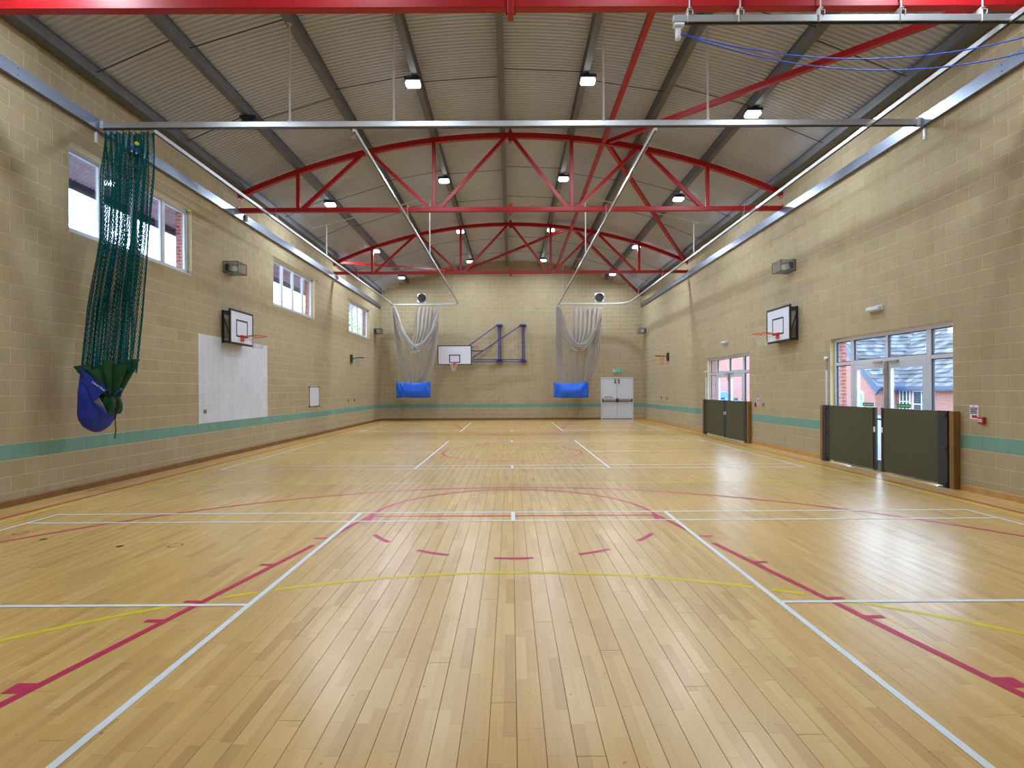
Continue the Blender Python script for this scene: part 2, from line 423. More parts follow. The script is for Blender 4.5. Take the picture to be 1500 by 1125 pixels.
def slab_with_holes(bm, mapf, u0, u1, z0, z1, holes, d0, d1):
    """solid wall core made of boxes around rectangular holes"""
    us = sorted({u0, u1, *[h[0] for h in holes], *[h[1] for h in holes]})
    for a, b in zip(us, us[1:]):
        hs = sorted([(h[2], h[3]) for h in holes if h[0] <= a + 1e-6 and h[1] >= b - 1e-6]); z = z0; segs = []
        for h0, h1 in hs:
            if h0 > z: segs.append((z, h0))
            z = h1
        if z < z1: segs.append((z, z1))
        for s0, s1 in segs:
            v = [bm.verts.new(mapf(x, y, d)) for d in (d0, d1) for x, y in ((a, s0), (b, s0), (b, s1), (a, s1))]
            for f in ((0, 1, 2, 3), (7, 6, 5, 4), (0, 4, 5, 1), (1, 5, 6, 2), (2, 6, 7, 3), (3, 7, 4, 0)): bm.faces.new([v[i] for i in f])
    bmesh.ops.recalc_face_normals(bm, faces=bm.faces)
Z_EAVE = roof_z(WX) + .0
map_left = lambda u, z, d: (-WX + d, u, z)
map_right = lambda u, z, d: (WX - d, u, z)
map_back = lambda u, z, d: (u, YF - d, z)
map_front = lambda u, z, d: (u, YB + d, z)
WIN_H = [(a, b, *WIN_Z) for a, b in WIN_Y]; DOOR_H = [(a, b, -.01, DOOR_Z) for a, b in DOOR_Y]
PANEL = (12.18, 15.62, .875, 2.9)
WALL_T = .17
for nm, mp, holes, joint, paint in (('wall_left', map_left, WIN_H, .412, [PANEL]), ('wall_right', map_right, DOOR_H, 0.0, None)):
    wall = empty(nm, (mp(14, 0, 0)), kind='structure')
    bm = BM(); slab_with_holes(bm, mp, YB, YF, -.05, Z_EAVE, holes, -.0, -WALL_T)
    finish('wall_core', bm, 'mortar', wall)
    # painted joints of the stripe / panel: thin mortar strips in paint colour
    bm = BM()
    cuts = sorted([YB] + [x for h in holes if h[2] < .7 for x in h[:2]] + [YF])
    for a, b in zip(cuts[::2], cuts[1::2]):
        v = [bm.verts.new(mp(x, z, .0012)) for x, z in ((a, .655), (b, .655), (b, .87), (a, .87))]; bm.faces.new(v)
    finish('stripe_joints', bm, 'mortar_green', wall)
    if paint:
        bm = BM(); bm.faces.new([bm.verts.new(mp(x, z, .0012)) for x, z in ((PANEL[0], PANEL[2]), (PANEL[1], PANEL[2]), (PANEL[1], PANEL[3]), (PANEL[0], PANEL[3]))])
        finish('panel_joints', bm, 'mortar_white', wall)
    extra = []
    if nm == 'wall_right': extra = [(a - .42, b + .32, DOOR_Z, 2.9) for a, b in DOOR_Y]
    else: extra = [(a - .3, b + .3, WIN_Z[1], 5.82) for a, b in WIN_Y]
    for (a, b, z0, z1) in extra:         # lintels, plain faced
        n = 3; bm = BM()
        L = (b - a) / n
        for i in range(n):
            v = [bm.verts.new(mp(x, z, d)) for d in (-.006, .0045) for x, z in ((a + i * L + .004, z0 + .002), (a + (i + 1) * L - .004, z0 + .002), (a + (i + 1) * L - .004, z1 - .005), (a + i * L + .004, z1 - .005))]
            for f in ((7, 6, 5, 4), (0, 4, 5, 1), (1, 5, 6, 2), (2, 6, 7, 3), (3, 7, 4, 0)): bm.faces.new([v[k] for k in f])
        bmesh.ops.recalc_face_normals(bm, faces=bm.faces); finish('lintel', bm, 'block', wall)
    wall_blocks(wall, mp, YB, YF, lambda u: Z_EAVE, joint, holes + extra,
                lambda u, z: (u if u > 7.25 else 100 + u) + .02 * abs(z - 3), paint)
wall = empty('wall_back', (0, YF, 0), kind='structure')
FD = (4.79, 6.53, 0, 2.24)
def gable(bm, mp, holes):
    slab_with_holes(bm, mp, -WX - .15, WX + .15, -.05, 6.7, holes, 0, -WALL_T)
    xs = [-WX - .15 + (2 * WX + .3) * i / 24 for i in range(25)]
    for a, b in zip(xs, xs[1:]):
        v = [bm.verts.new(mp(x, z, d)) for d in (0, -WALL_T) for x, z in ((a, 6.7), (b, 6.7), (b, roof_z(b) + .02), (a, roof_z(a) + .02))]
        for f in ((0, 1, 2, 3), (7, 6, 5, 4), (0, 4, 5, 1), (1, 5, 6, 2), (2, 6, 7, 3), (3, 7, 4, 0)): bm.faces.new([v[i] for i in f])
    bmesh.ops.recalc_face_normals(bm, faces=bm.faces)
bm = BM(); gable(bm, map_back, [(FD[0], FD[1], -.01, FD[3])]); finish('wall_core', bm, 'mortar', wall)
bm = BM()
for a, b in ((-WX, FD[0]), (FD[1], WX)): bm.faces.new([bm.verts.new(map_back(x, z, .0012)) for x, z in ((a, .655), (b, .655), (b, .87), (a, .87))])
finish('stripe_joints', bm, 'mortar_green', wall)
wall_blocks(wall, map_back, -WX, WX, lambda u: 8.6 if u is None else roof_z(u), .1, [FD], lambda u, z: abs(u) * .4 + abs(z - 2.6))
wall = empty('wall_front', (0, YB, 0), kind='structure')
bm = BM(); gable(bm, map_front, []); finish('wall_core', bm, 'mortar', wall)
rest = BM(); M_front = 'block'
for k in range(36):
    z0 = .2 + .225 * k
    for i in range(33):
        a = -7.2 + .45 * i + (.225 if k % 2 else 0); b = a + .45
        a2, b2 = max(a, -WX), min(b, WX)
        if b2 - a2 < .05 or z0 + .225 > min(roof_z(a2), roof_z(b2)): continue
        v = [rest.verts.new(map_front(x, z, d)) for d in (-.004, .004) for x, z in ((a2 + .005, z0 + .005), (b2 - .005, z0 + .005), (b2 - .005, z0 + .22), (a2 + .005, z0 + .22))]
        for f in ((7, 6, 5, 4), (0, 4, 5, 1), (1, 5, 6, 2), (2, 6, 7, 3), (3, 7, 4, 0)): rest.faces.new([v[q] for q in f])
bmesh.ops.recalc_face_normals(rest, faces=rest.faces); finish('blockwork', rest, 'block', wall, kind='stuff')
# outer brick leaf, with the reveals seen through the glass
wb = empty('wall_outer', (0, 14, 0), kind='structure')
for nm, mp, holes in (('left_leaf', map_left, WIN_H), ('right_leaf', map_right, DOOR_H)):
    bm = BM(); slab_with_holes(bm, mp, YB - .2, YF + .2, -.1, Z_EAVE - .25, [(a - .0, b - .03, z0, z1) for a, b, z0, z1 in holes], -WALL_T - .005, -WALL_T - .16); finish('brick_leaf', bm, 'brick', wb)
# window boards / reveals are the cut wall core itself

# ---------------- floor of boards
floor = empty('floor', (0, 14, 0), kind='structure')
bm = BM(); box(bm, -WX, WX, YB, YF, -.12, -.006); finish('subfloor', bm, 'subfloor', floor)
BWD = .129; BL = 3.7; boards = []
nb = int(2 * WX / BWD) + 2
for i in range(nb):
    xc = (i - nb // 2) * BWD + BWD / 2
    a, b = max(xc - BWD / 2, -WX), min(xc + BWD / 2, WX)
    if b - a < .02: continue
    off = (i * 1.37) % BL; y = YB - off
    while y < YF:
        c, d = max(y, YB), min(y + BL, YF); y += BL
        if d - c > .02: boards.append((a, b, c, d))
def board(bm, a, b, c, d):
    g = .0010; ch = .0012
    o = [bm.verts.new(p) for p in ((a + g, c + g, -.006), (b - g, c + g, -.006), (b - g, d - g, -.006), (a + g, d - g, -.006))]
    i = [bm.verts.new(p) for p in ((a + g, c + g, -ch), (b - g, c + g, -ch), (b - g, d - g, -ch), (a + g, d - g, -ch))]
    t = [bm.verts.new(p) for p in ((a + g + ch, c + g + ch, 0), (b - g - ch, c + g + ch, 0), (b - g - ch, d - g - ch, 0), (a + g + ch, d - g - ch, 0))]
    for k in range(4):
        k2 = (k + 1) % 4; bm.faces.new((o[k], o[k2], i[k2], i[k])); bm.faces.new((i[k], i[k2], t[k2], t[k]))
    bm.faces.new(t)
def bkey(q):
    a, b, c, d = q; y = max((c + d) / 2, 2.0); vis = abs((a + b) / 2) < y * .95 + .3 and d > 2.3
    return (0 if vis else 50) + (c + d) / 2
boards.sort(key=bkey)
cache = {}; rest = BM()
for q, (a, b, c, d) in enumerate(boards):
    if q < 300:
        key = (round(b - a, 3), round(d - c, 3)); loc = Vector(((a + b) / 2, (c + d) / 2, 0))
        if key not in cache:
            bm = BM(); board(bm, a, b, c, d); o = finish('plank', bm, 'floor'); o.data.transform(Matrix.Translation(-loc)); cache[key] = o.data
        else: o = bpy.data.objects.new('plank', cache[key]); C.objects.link(o)
        o.parent = floor; o.location = loc - floor.location
    else: board(rest, a, b, c, d)
finish('planking', rest, 'floor', floor, kind='stuff')

# ---------------- court lines: flat paint, each line a part of the floor
ZL = .0006; _lz = [0.0]
def line(m, pts, wd=.05, z=ZL):
    _lz[0] += 1.2e-5; z = {'line_yellow': .0005, 'line_red': .0016, 'line_white': .0028}[m] + _lz[0] * .5
    bm = BM(); P = [Vector((p[0], p[1], 0)) for p in pts]; L = []; R = []
    for i, p in enumerate(P):
        d = (P[min(i + 1, len(P) - 1)] - P[max(i - 1, 0)]).normalized(); n = Vector((-d.y, d.x, 0)) * wd / 2
        L.append(bm.verts.new((p.x + n.x, p.y + n.y, z))); R.append(bm.verts.new((p.x - n.x, p.y - n.y, z)))
    for i in range(len(P) - 1): bm.faces.new((R[i], R[i + 1], L[i + 1], L[i]))
    return finish({'line_white': 'white_line', 'line_red': 'red_line', 'line_yellow': 'yellow_line'}[m], bm, m, floor)
def arcpts(cx, cy, R, a0, a1, n=40): return [(cx + R * math.cos(math.radians(a0 + (a1 - a0) * i / n)), cy + R * math.sin(math.radians(a0 + (a1 - a0) * i / n))) for i in range(n + 1)]
Y1, SP = 4.055, 10.01
W = 'line_white'
for k in range(3):
    yc = Y1 + k * SP; lo, hi = yc - 3.03, yc + 3.03
    for s in (-1, 1):
        line(W, [(s * 1.98, lo - .02), (s * 1.98, hi + .02)], .045)
        line(W, [(s * 5.93, lo - .02), (s * 5.93, hi + .02)], .04)
        line(W, [(s * 2.0, yc), (s * 5.93, yc)], .04)
        for yy in (3.03, 2.57): line(W, [(-5.93, yc + s * yy), (5.93, yc + s * yy)], .04)
        line(W, [(0, yc + s * 2.59), (0, yc + s * 3.01)], .05)
YM = Y1 + SP
mir = lambda pts: [(x, 2 * YM - y) for x, y in pts]
Rd, Yl = 'line_red', 'line_yellow'
def both(m, pts, wd=.05, z=ZL * 1.5):
    line(m, pts, wd, z); line(m, mir(pts), wd, z)
FT = 6.88
both(Rd, arcpts(0, 2.49, 6.39, 28, 152, 60), .05)
for s in (-1, 1):
    kx = lambda y: s * (1.82 + (FT - y) * (2.63 - 1.82) / (FT - 2.78))
    both(Rd, [(kx(1.1), 1.1), (kx(5.62), 5.62)], .055); both(Rd, [(kx(6.15), 6.15), (kx(FT), FT)], .05)
    for yt, wd in ((2.93, .10), (3.78, .05), (4.12, .05), (4.99, .05), (5.88, .05)): both(Rd, [(kx(yt) + s * .0, yt), (kx(yt) + s * (.14 if wd < .1 else .13), yt)], wd)
both(Rd, arcpts(0, FT, 1.81, 0, 180, 40), .05)
both(Rd, [(-1.79, FT), (1.79, FT)], .05)
for a in (6, 37, 63.5, 90, 116.5, 143, 174):
    h = 6 if a not in (6, 174) else 5
    both(Rd, arcpts(0, 6.93, 1.79, -a - h, -a + h, 6), .055)
line(Rd, arcpts(0, YM - .1, 1.78, 0, 360, 60), .05, ZL * 1.5)
line(Yl, [(-6.3, YM - .1), (6.3, YM - .1)], .03, ZL * 1.2)
both(Rd, [(-6.47, 1.05), (6.47, 1.05)], .05)
for s in (-1, 1):
    line(Rd, [(s * 6.47, 1.05), (s * 6.47, 27.05)], .05, ZL * 1.5)
    line(Yl, [(s * 6.32, .3), (s * 6.32, 28.0)], .05, ZL * 1.3)
for a0, a1 in ((20, 62.3), (63.4, 66.0), (67.6, 112.4), (114.0, 116.6), (117.7, 160)): both(Yl, arcpts(0, -.29, 5.03, a0, a1, 30), .05, ZL * 1.3)
both(Yl, [(-6.3, 9.32), (6.3, 9.32)], .035, ZL * 1.3)

for x, y, rr_, m in ((-5.6, 6.18, .075, 'wood_post'), (-3.51, 5.64, .075, 'wood_post'), (-5.1, 5.9, .035, 'charcoal'), (-4.07, 5.62, .035, 'charcoal')):
    bm = BM(); tube(bm, [(x, y, .0002), (x, y, .0015)], rr_, 20); finish('socket_cover', bm, m, floor)
    if rr_ > .05: bm = BM(); tube(bm, [(x, y, .0014), (x, y, .0018)], rr_ * .8, 20); finish('socket_cover', bm, 'floor', floor)

# ---------------- baseboards
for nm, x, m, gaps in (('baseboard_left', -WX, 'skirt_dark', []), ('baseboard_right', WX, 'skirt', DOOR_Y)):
    bb = empty(nm, (x, 14, 0), kind='structure'); s = 1 if x < 0 else -1
    ys = [YB] + [v for a, b in gaps for v in (a - .16, b + .2)] + [YF]
    for a, b in zip(ys[::2], ys[1::2]):
        n = max(1, round((b - a) / 3.6)); L = (b - a) / n
        for i in range(n):
            bm = BM(); prism(bm, [(x + s * .004, .0), (x + s * .024, .0), (x + s * .024, .085), (x + s * .018, .1), (x + s * .004, .1)], 'Y', a + i * L + .002, a + (i + 1) * L - .002); finish('skirting_board', bm, m, bb)
bb = empty('baseboard_back', (0, YF, 0), kind='structure')
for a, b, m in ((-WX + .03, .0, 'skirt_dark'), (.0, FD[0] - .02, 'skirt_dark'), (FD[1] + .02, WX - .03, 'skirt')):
    bm = BM(); box(bm, a + .002, b - .002, YF - .024, YF - .004, 0, .1, .004); finish('skirting_board', bm, m, bb)

# ---------------- ceiling: ribbed steel liner following the arch, running out over the windows as an eave
ceil = empty('ceiling', (0, 14, 8.5), kind='structure')
XO = 8.85; XR = 7.25; PITCH = .1; prof = [(0, 0), (.035, 0), (.05, .022), (.085, .022)]
def roof_strip(y0, y1):
    bm = BM(); ys = []; n = int(round((y1 - y0) / PITCH))
    for i in range(n):
        for dy, dz in prof: ys.append((y0 + i * PITCH + dy, dz))
    ys.append((y1, 0)); xs = [-XO + (XO + XR) * i / 26 for i in range(27)]
    V = [[bm.verts.new((x, y, roof_z(x) + dz)) for x in xs] for y, dz in ys]
    for j in range(len(ys) - 1):
        for i in range(len(xs) - 1): bm.faces.new((V[j][i], V[j + 1][i], V[j + 1][i + 1], V[j][i + 1]))
    return bm
for k in range(31):
    y0 = YB - .5 + k * 1.0
    finish('roof_sheet', roof_strip(y0, y0 + 1.0), 'roof', ceil)
bm = BM()
xs = [-XO + (XO + XR) * i / 26 for i in range(27)]
for a, b in zip(xs, xs[1:]):
    v = [bm.verts.new((x, y, roof_z(x) + d)) for d in (.1, .16) for x, y in ((a, YB - .5), (b, YB - .5), (b, YF + .5), (a, YF + .5))]
    for f in ((0, 3, 2, 1), (4, 5, 6, 7), (0, 1, 5, 4), (2, 3, 7, 6)): bm.faces.new([v[i] for i in f])
bmesh.ops.recalc_face_normals(bm, faces=bm.faces); finish('roof_deck', bm, 'roof', ceil)
for xo_ in (-XO, XR):
    s = 1 if xo_ > 0 else -1
    bm = BM(); box(bm, xo_ - s * .02, xo_ + s * .04, YB - .5, YF + .5, roof_z(xo_) - .16, roof_z(xo_) + .18); finish('fascia_board', bm, 'fascia_blue', ceil)

# ---------------- windows in the left wall
def glazing_bar(parent, y0, y1, z0, z1, x, d=.06, m='pvc', name='frame_bar'):
    bm = BM(); box(bm, x - d / 2, x + d / 2, y0, y1, z0, z1, .006); return finish(name, bm, m, parent)
for i, (a, b) in enumerate(WIN_Y):
    win = empty('window_%d' % (i + 1), (-WX - .12, (a + b) / 2, WIN_Z[0]), kind='structure')
    x = -WX - .125; z0, z1 = WIN_Z[0] + .02, WIN_Z[1] - .03; e = .055
    bm = BM(); box(bm, x - .035, x + .035, a + .005, b - .005, z0, z0 + e, .005); box(bm, x - .035, x + .035, a + .005, b - .005, z1 - e, z1, .005)
    box(bm, x - .035, x + .035, a + .005, a + .005 + e, z0, z1, .005); box(bm, x - .035, x + .035, b - .005 - e, b - .005, z0, z1, .005); finish('frame', bm, 'pvc', win)
    L = (b - a) / 4
    for k in (1, 2, 3): glazing_bar(win, a + k * L - .04, a + k * L + .04, z0 + e, z1 - e, x, .065, name='mullion')
    for k in range(4):
        p0 = a + k * L + (.04 if k else .06); p1 = a + (k + 1) * L - (.04 if k < 3 else .06)
        bm = BM(); zz0, zz1 = z0 + e, z1 - e; t = .03
        for q in ((p0, p1, zz0, zz0 + t), (p0, p1, zz1 - t, zz1), (p0, p0 + t, zz0 + t, zz1 - t), (p1 - t, p1, zz0 + t, zz1 - t)): box(bm, x - .02, x + .02, *q)
        finish('sash', bm, 'pvc', win)
        bm = BM(); box(bm, x - .006, x + .006, p0 + t * .8, p1 - t * .8, zz0 + t * .8, zz1 - t * .8); finish('pane', bm, 'glass', win)
    bm = BM(); box(bm, x + .03, -WX - .002, a + .004, b - .004, WIN_Z[0] + .001, WIN_Z[0] + .022, .004); finish('sill_board', bm, 'pvc', win)

# ---------------- glazed doors in the right wall
def glazed_door(n, a, b, signs):
    d = empty('door_%d' % n, (WX + .12, (a + b) / 2, 0), kind='structure')
    x = WX + .125; H = DOOR_Z - .02; e = .06; ycs = [a + .0, a + .62, (a + b) / 2, b - .62, b]; zt = 2.1
    bm = BM()
    for q in ((a + .004, a + e, 0, H), (b - e, b - .004, 0, H), (a + e, b - e, H - e, H), (a + e, b - e, 0, .05)): box(bm, x - .035, x + .035, *q, .004)
    finish('frame', bm, 'pvc', d)
    for yc in (ycs[1], ycs[3]):
        bm = BM(); box(bm, x - .036, x + .036, yc - .05, yc + .05, .05, H - e, .005); finish('mullion', bm, 'pvc', d)
    bm = BM(); box(bm, x - .034, x + .034, ycs[2] - .03, ycs[2] + .03, zt + .05, H - e, .005); finish('mullion', bm, 'pvc', d)
    for q0, q1, w2 in ((a + e, ycs[1] - .05, .035), (ycs[1] + .05, ycs[3] - .05, .05), (ycs[3] + .05, b - e, .035)):
        bm = BM(); box(bm, x - .034, x + .034, q0, q1, zt - w2 + .02, zt + w2 + .02, .005); finish('transom', bm, 'pvc', d)
    for q0, q1, z0, z1 in ((a + e, ycs[1] - .05, .05, zt - .015), (a + e, ycs[1] - .05, zt + .055, H - e), (ycs[3] + .05, b - e, .05, zt - .015), (ycs[3] + .05, b - e, zt + .055, H - e),
                           (ycs[1] + .05, ycs[2] - .03, zt + .07, H - e), (ycs[2] + .03, ycs[3] - .05, zt + .07, H - e)):
        bm = BM(); t = .014
        for r in ((q0, q1, z0, z0 + t), (q0, q1, z1 - t, z1), (q0, q0 + t, z0, z1), (q1 - t, q1, z0, z1)): box(bm, x - .018, x + .018, *r)
        finish('glazing_bead', bm, 'black', d)
        bm = BM(); box(bm, x - .006, x + .006, q0 + .005, q1 - .005, z0 + .005, z1 - .005); finish('pane', bm, 'glass', d)
    for s, (l0, l1) in enumerate(((ycs[1] + .053, ycs[2] - .004), (ycs[2] + .004, ycs[3] - .053))):
        z0, z1 = .055, zt - .035; t = .095
        bm = BM()
        for r in ((l0, l1, z0, z0 + .15), (l0, l1, z1 - .085, z1), (l0, l0 + t, z0 + .15, z1 - .085), (l1 - t, l1, z0 + .15, z1 - .085)): box(bm, x - .03, x + .03, *r, .004)
        leaf = finish('door_leaf', bm, 'pvc', d)
        bm = BM(); box(bm, x - .006, x + .006, l0 + t - .005, l1 - t + .005, z0 + .145, z1 - .08); finish('pane', bm, 'glass', leaf)
        bm = BM(); q0, q1 = (l1 - .33, l1 - .10) if s == 0 else (l0 + .10, l0 + .33)
        box(bm, x - .075, x - .032, q0, q1, z1 + .01, z1 + .055, .006); finish('door_closer', bm, 'steel_bar', leaf)
        bm = BM(); box(bm, x - .09, x - .05, l0 + .06, l1 - .06, .98, 1.02, .006); finish('panic_bar', bm, 'steel_bar', leaf)
        if signs:
            q = (l0 + l1) / 2 + .08
            bm = BM(); box(bm, x - .010, x - .007, q - .17, q + .17, 1.235, 1.305); sg = finish('door_sign', bm, 'sign_green', leaf)
            bm = BM()
            for k in range(5): box(bm, x - .0112, x - .010, q - .15 + .06 * k, q - .15 + .06 * k + .042, 1.262, 1.276)
            finish('sign_print', bm, 'sign_white', leaf)
    # dark overlapping bolt rail down the meeting stiles
    bm = BM(); box(bm, x - .062, x - .031, ycs[2] - .05, ycs[2] + .035, .06, zt + .01, .006); box(bm, x - .085, x - .06, ycs[2] - .055, ycs[2] + .04, 1.86, 1.98, .012)
    finish('meeting_rail', bm, 'grey_plate', d)
    return d
glazed_door(1, *DOOR_Y[0], True); glazed_door(2, *DOOR_Y[1], True)

# ---------------- white fire doors in the far wall
fd = empty('door_3', ((FD[0] + FD[1]) / 2, YF, 0), kind='structure')
bm = BM(); yy0, yy1 = YF - .03, YF + .1
for q in ((FD[0], FD[0] + .05, 0, FD[3]), (FD[1] - .05, FD[1], 0, FD[3]), (FD[0] + .05, FD[1] - .05, FD[3] - .05, FD[3])): box(bm, q[0], q[1], yy0, yy1, q[2], q[3], .004)
finish('door_frame', bm, 'white', fd)
mid = (FD[0] + FD[1]) / 2
bm = BM(); box(bm, FD[0] + .05, FD[1] - .05, YF + .05, YF + .09, 0, FD[3] - .05); finish('shadow_gap', bm, 'black', fd)
for s, (a, b) in enumerate(((FD[0] + .058, mid - .008), (mid + .008, FD[1] - .058))):
    bm = BM(); box(bm, a, b, YF - .005, YF + .045, .02, FD[3] - .06, .004); leaf = finish('door_leaf', bm, 'door_white', fd)
    bm = BM(); box(bm, a + .01, b - .01, YF - .045, YF - .006, .96, 1.1, .008); finish('panic_plate', bm, 'steel_bar', leaf)
    bm = BM(); box(bm, a + .02, b - .05, YF - .085, YF - .046, .955, .985, .006); finish('push_bar', bm, 'charcoal', leaf)
    bm = BM(); e0 = a + .005 if s == 0 else b - .055; box(bm, e0, e0 + .05, YF - .088, YF - .04, .95, 1.11, .006)
    e1 = b - .06 if s == 0 else a; box(bm, e1, e1 + .06, YF - .09, YF - .04, .93, 1.12, .006); finish('bar_end', bm, 'charcoal', leaf)
    c = (a + b) / 2
    text('bar_lettering', 'PUSH BAR TO OPEN', .035, 'text_dark', leaf, (c, YF - .0462, 1.045), (1, 0, 0), (0, 0, 1))
    bm = BM(); k0 = b - .13 if s == 0 else a + .06
    box(bm, k0, k0 + .05, YF - .06, YF - .006, FD[3] - .3, FD[3] - .09, .004); box(bm, k0 - .0, k0 + .075, YF - .06, YF - .006, FD[3] - .31, FD[3] - .27, .004); finish('top_bolt', bm, 'charcoal', leaf)
    bm = BM(); box(bm, a, b, YF - .012, YF - .004, .018, .045); finish('threshold_seal', bm, 'black', leaf)
    if s == 0:
        text('sign_lettering', 'EXIT', .135, 'text_dark', leaf, (a + .27, YF - .0062, 1.17), (1, 0, 0), (0, 0, 1), bold=True)
        bm = BM(); q = a + .50
        for dx, dz in ((-.07, .025), (-.07, -.055), (.03, .025), (.03, -.055)): box(bm, q + dx, q + dx + .045, YF - .0072, YF - .005, 1.17 + dz, 1.17 + dz + .035)
        box(bm, q - .07, q - .03, YF - .0072, YF - .005, 1.17 - .055, 1.17 + .06)
        finish('sign_emblem', bm, 'text_dark', leaf)

# ================================================================== STEELWORK
def sweep_arc(bm, x0, x1, zf, y, wy, h, n=44):
    rings = []
    for i in range(n + 1):
        x = x0 + (x1 - x0) * i / n; z = zf(x)
        rings.append([bm.verts.new(p) for p in ((x, y - wy / 2, z - h), (x, y + wy / 2, z - h), (x, y + wy / 2, z), (x, y - wy / 2, z))])
    for a, b in zip(rings, rings[1:]):
        for k in range(4): bm.faces.new((a[k], b[k], b[(k + 1) % 4], a[(k + 1) % 4]))
    bm.faces.new(rings[0]); bm.faces.new(rings[-1][::-1]); bmesh.ops.recalc_face_normals(bm, faces=bm.faces)
BZ0, BZ1 = 6.21, 6.32
truss_lab = ['red bow truss with the short corded track clamped beneath it',
             'red bow truss above the side backboards, the middle of the three',
             'red bow truss next to the end wall with the fans']
for i, ty in enumerate(TRUSS_Y):
    t = empty('roof_truss', (0, ty, BZ0), truss_lab[i], 'roof truss', 'red bow trusses')
    bm = BM(); box(bm, -WX + .01, WX - .01, ty - .055, ty + .055, BZ0, BZ1, .006); finish('bottom_chord', bm, 'red', t)
    bm = BM(); sweep_arc(bm, -WX + .01, WX - .01, chord_z, ty, .11, .13); finish('top_chord', bm, 'red', t, smooth=False)
    top = lambda x: chord_z(x) - .12
    for x in (-5.49, -1.98, 1.58, 5.09):
        bm = BM(); bar(bm, (x, ty, BZ1 - .005), (x, ty, top(x)), .09, .09, (0, 1, 0), .005); finish('vertical_web', bm, 'red', t)
    for xb, xt in ((-5.38, -3.86), (-2.1, -3.62), (-1.84, -.14), (1.46, .06), (1.72, 3.26), (4.95, 3.48)):
        bm = BM(); bar(bm, (xb, ty, BZ1 - .02), (xt, ty, top(xt) + .01), .085, .085, (0, 1, 0)); finish('diagonal_web', bm, 'red', t)
    for z0, z1 in ((BZ0 - .09, BZ1 + .09), (chord_z(0) - .22, chord_z(0) + .09)):
        bm = BM(); box(bm, -.035, .035, ty - .07, ty + .07, z0, z1, .003)
        for z in (z0 + .05, z1 - .05): box(bm, -.06, .06, ty - .012, ty + .012, z - .012, z + .012)
        finish('splice_plate', bm, 'red', t)
    for s in (-1, 1):
        for q0, q1 in ((BZ0 - .03, BZ1 + .03), (chord_z(WX) - .17, chord_z(WX) + .03)):
            bm = BM(); box(bm, s * (WX - .004), s * (WX - .02), ty - .08, ty + .08, q0, q1, .004); finish('bearing_plate', bm, 'red', t)
# purlins with sag rods between them
plab = ['grey purlin along the top of the window wall', 'grey purlin one step in from the window wall', 'grey purlin two steps in from the window wall',
        'grey purlin beside the ridge purlin on the window side', 'grey purlin at the ridge of the roof', 'grey purlin beside the ridge purlin on the glazed door side',
        'grey purlin two steps in from the glazed door wall', 'grey purlin one step in from the glazed door wall', 'grey purlin along the top of the glazed door wall']
bays = [(YB, 6.6), (6.6, 14.05), (14.05, 21.55), (21.55, YF)]
for i, px in enumerate(PURLIN_X):
    z0, z1 = chord_z(px) + .005, roof_z(px) - .002
    p = empty('purlin', (px, 14, z0), plab[i], 'purlin', 'roof purlins')
    s = 1 if px > 0 else -1; hw = .11 if i in (0, 8) else .065; px0 = px; px = px - s * (.04 if i in (0, 8) else 0)
    bm = BM(); prism(bm, [(px - hw, z0), (px + hw, z0), (px + hw, z0 + .012), (px + hw - .02, z0 + .012), (px + hw - .02, z1 - .012), (px + hw, z1 - .012), (px + hw, z1), (px - hw, z1), (px - hw, z1 - .012), (px - hw + .02, z1 - .012), (px - hw + .02, z0 + .012), (px - hw, z0 + .012)], 'Y', YB + .02, YF - .02); finish('section', bm, 'purlin', p)
    for ty in TRUSS_Y:
        bm = BM(); box(bm, px - s * .031, px - s * .09, ty - .05, ty + .05, z0 - .004, z0 + .008); box(bm, px - s * .031, px - s * .04, ty - .05, ty + .05, z0, z0 + .14, .002); finish('cleat', bm, 'red', p)
    if i < 8:
        qx = PURLIN_X[i + 1]; k = 0
        for a, b in bays:
            for f in (1 / 3, 2 / 3):
                y = a + (b - a) * f + (.14 if i % 2 else -.14)
                bm = BM(); tube(bm, [(px + .03, y, (z0 + z1) / 2 - .02), (qx - .03, y, (chord_z(qx) + roof_z(qx)) / 2 - .02)], .009, 5); finish('sag_rod', bm, 'charcoal', p)
# roof bracing
def brace(p0, p1, label):
    o = empty('roof_brace', p0, label, 'brace', 'red roof braces')
    bm = BM(); bar(bm, p0, p1, .1, .1); finish('tube', bm, 'red', o)
    d = (Vector(p1) - Vector(p0)).normalized()
    for q, sg in ((p0, 1), (p1, -1)):
        bm = BM(); bar(bm, Vector(q) - d * sg * .02, Vector(q) + d * sg * .22, .16, .014); finish('end_plate', bm, 'red', o)
zb = lambda x: chord_z(x) - .07
t0, t1, t2 = TRUSS_Y
brace((2.4, t0 + .07, zb(2.4)), (2.4, t1 - .07, zb(2.4)), 'straight red tie from the middle truss towards the corded track truss')
brace((2.4, t1 + .07, zb(2.4)), (2.4, t2 - .07, zb(2.4)), 'straight red tie between the middle truss and the last truss before the end wall')
brace((2.4, t2 + .07, zb(2.4)), (2.4, YF - .02, zb(2.4)), 'straight red tie from the last truss to the end wall')
brace((2.55, t1 - .1, zb(2.55)), (6.85, t0 + .1, zb(6.85)), 'long red diagonal brace rising past the silver corded track')
brace((2.55, t1 + .1, zb(2.55)), (6.85, t2 - .1, zb(6.85)), 'red diagonal brace dropping from the middle truss to the glazed door wall')
brace((2.55, t2 + .1, zb(2.55)), (6.9, YF - .03, zb(6.9)), 'red diagonal brace running into the corner over the white fire doors')
brace((2.25, t2 + .1, zb(2.25)), (-2.45, YF - .03, zb(2.45)), 'red diagonal brace crossing the ridge towards the end wall')
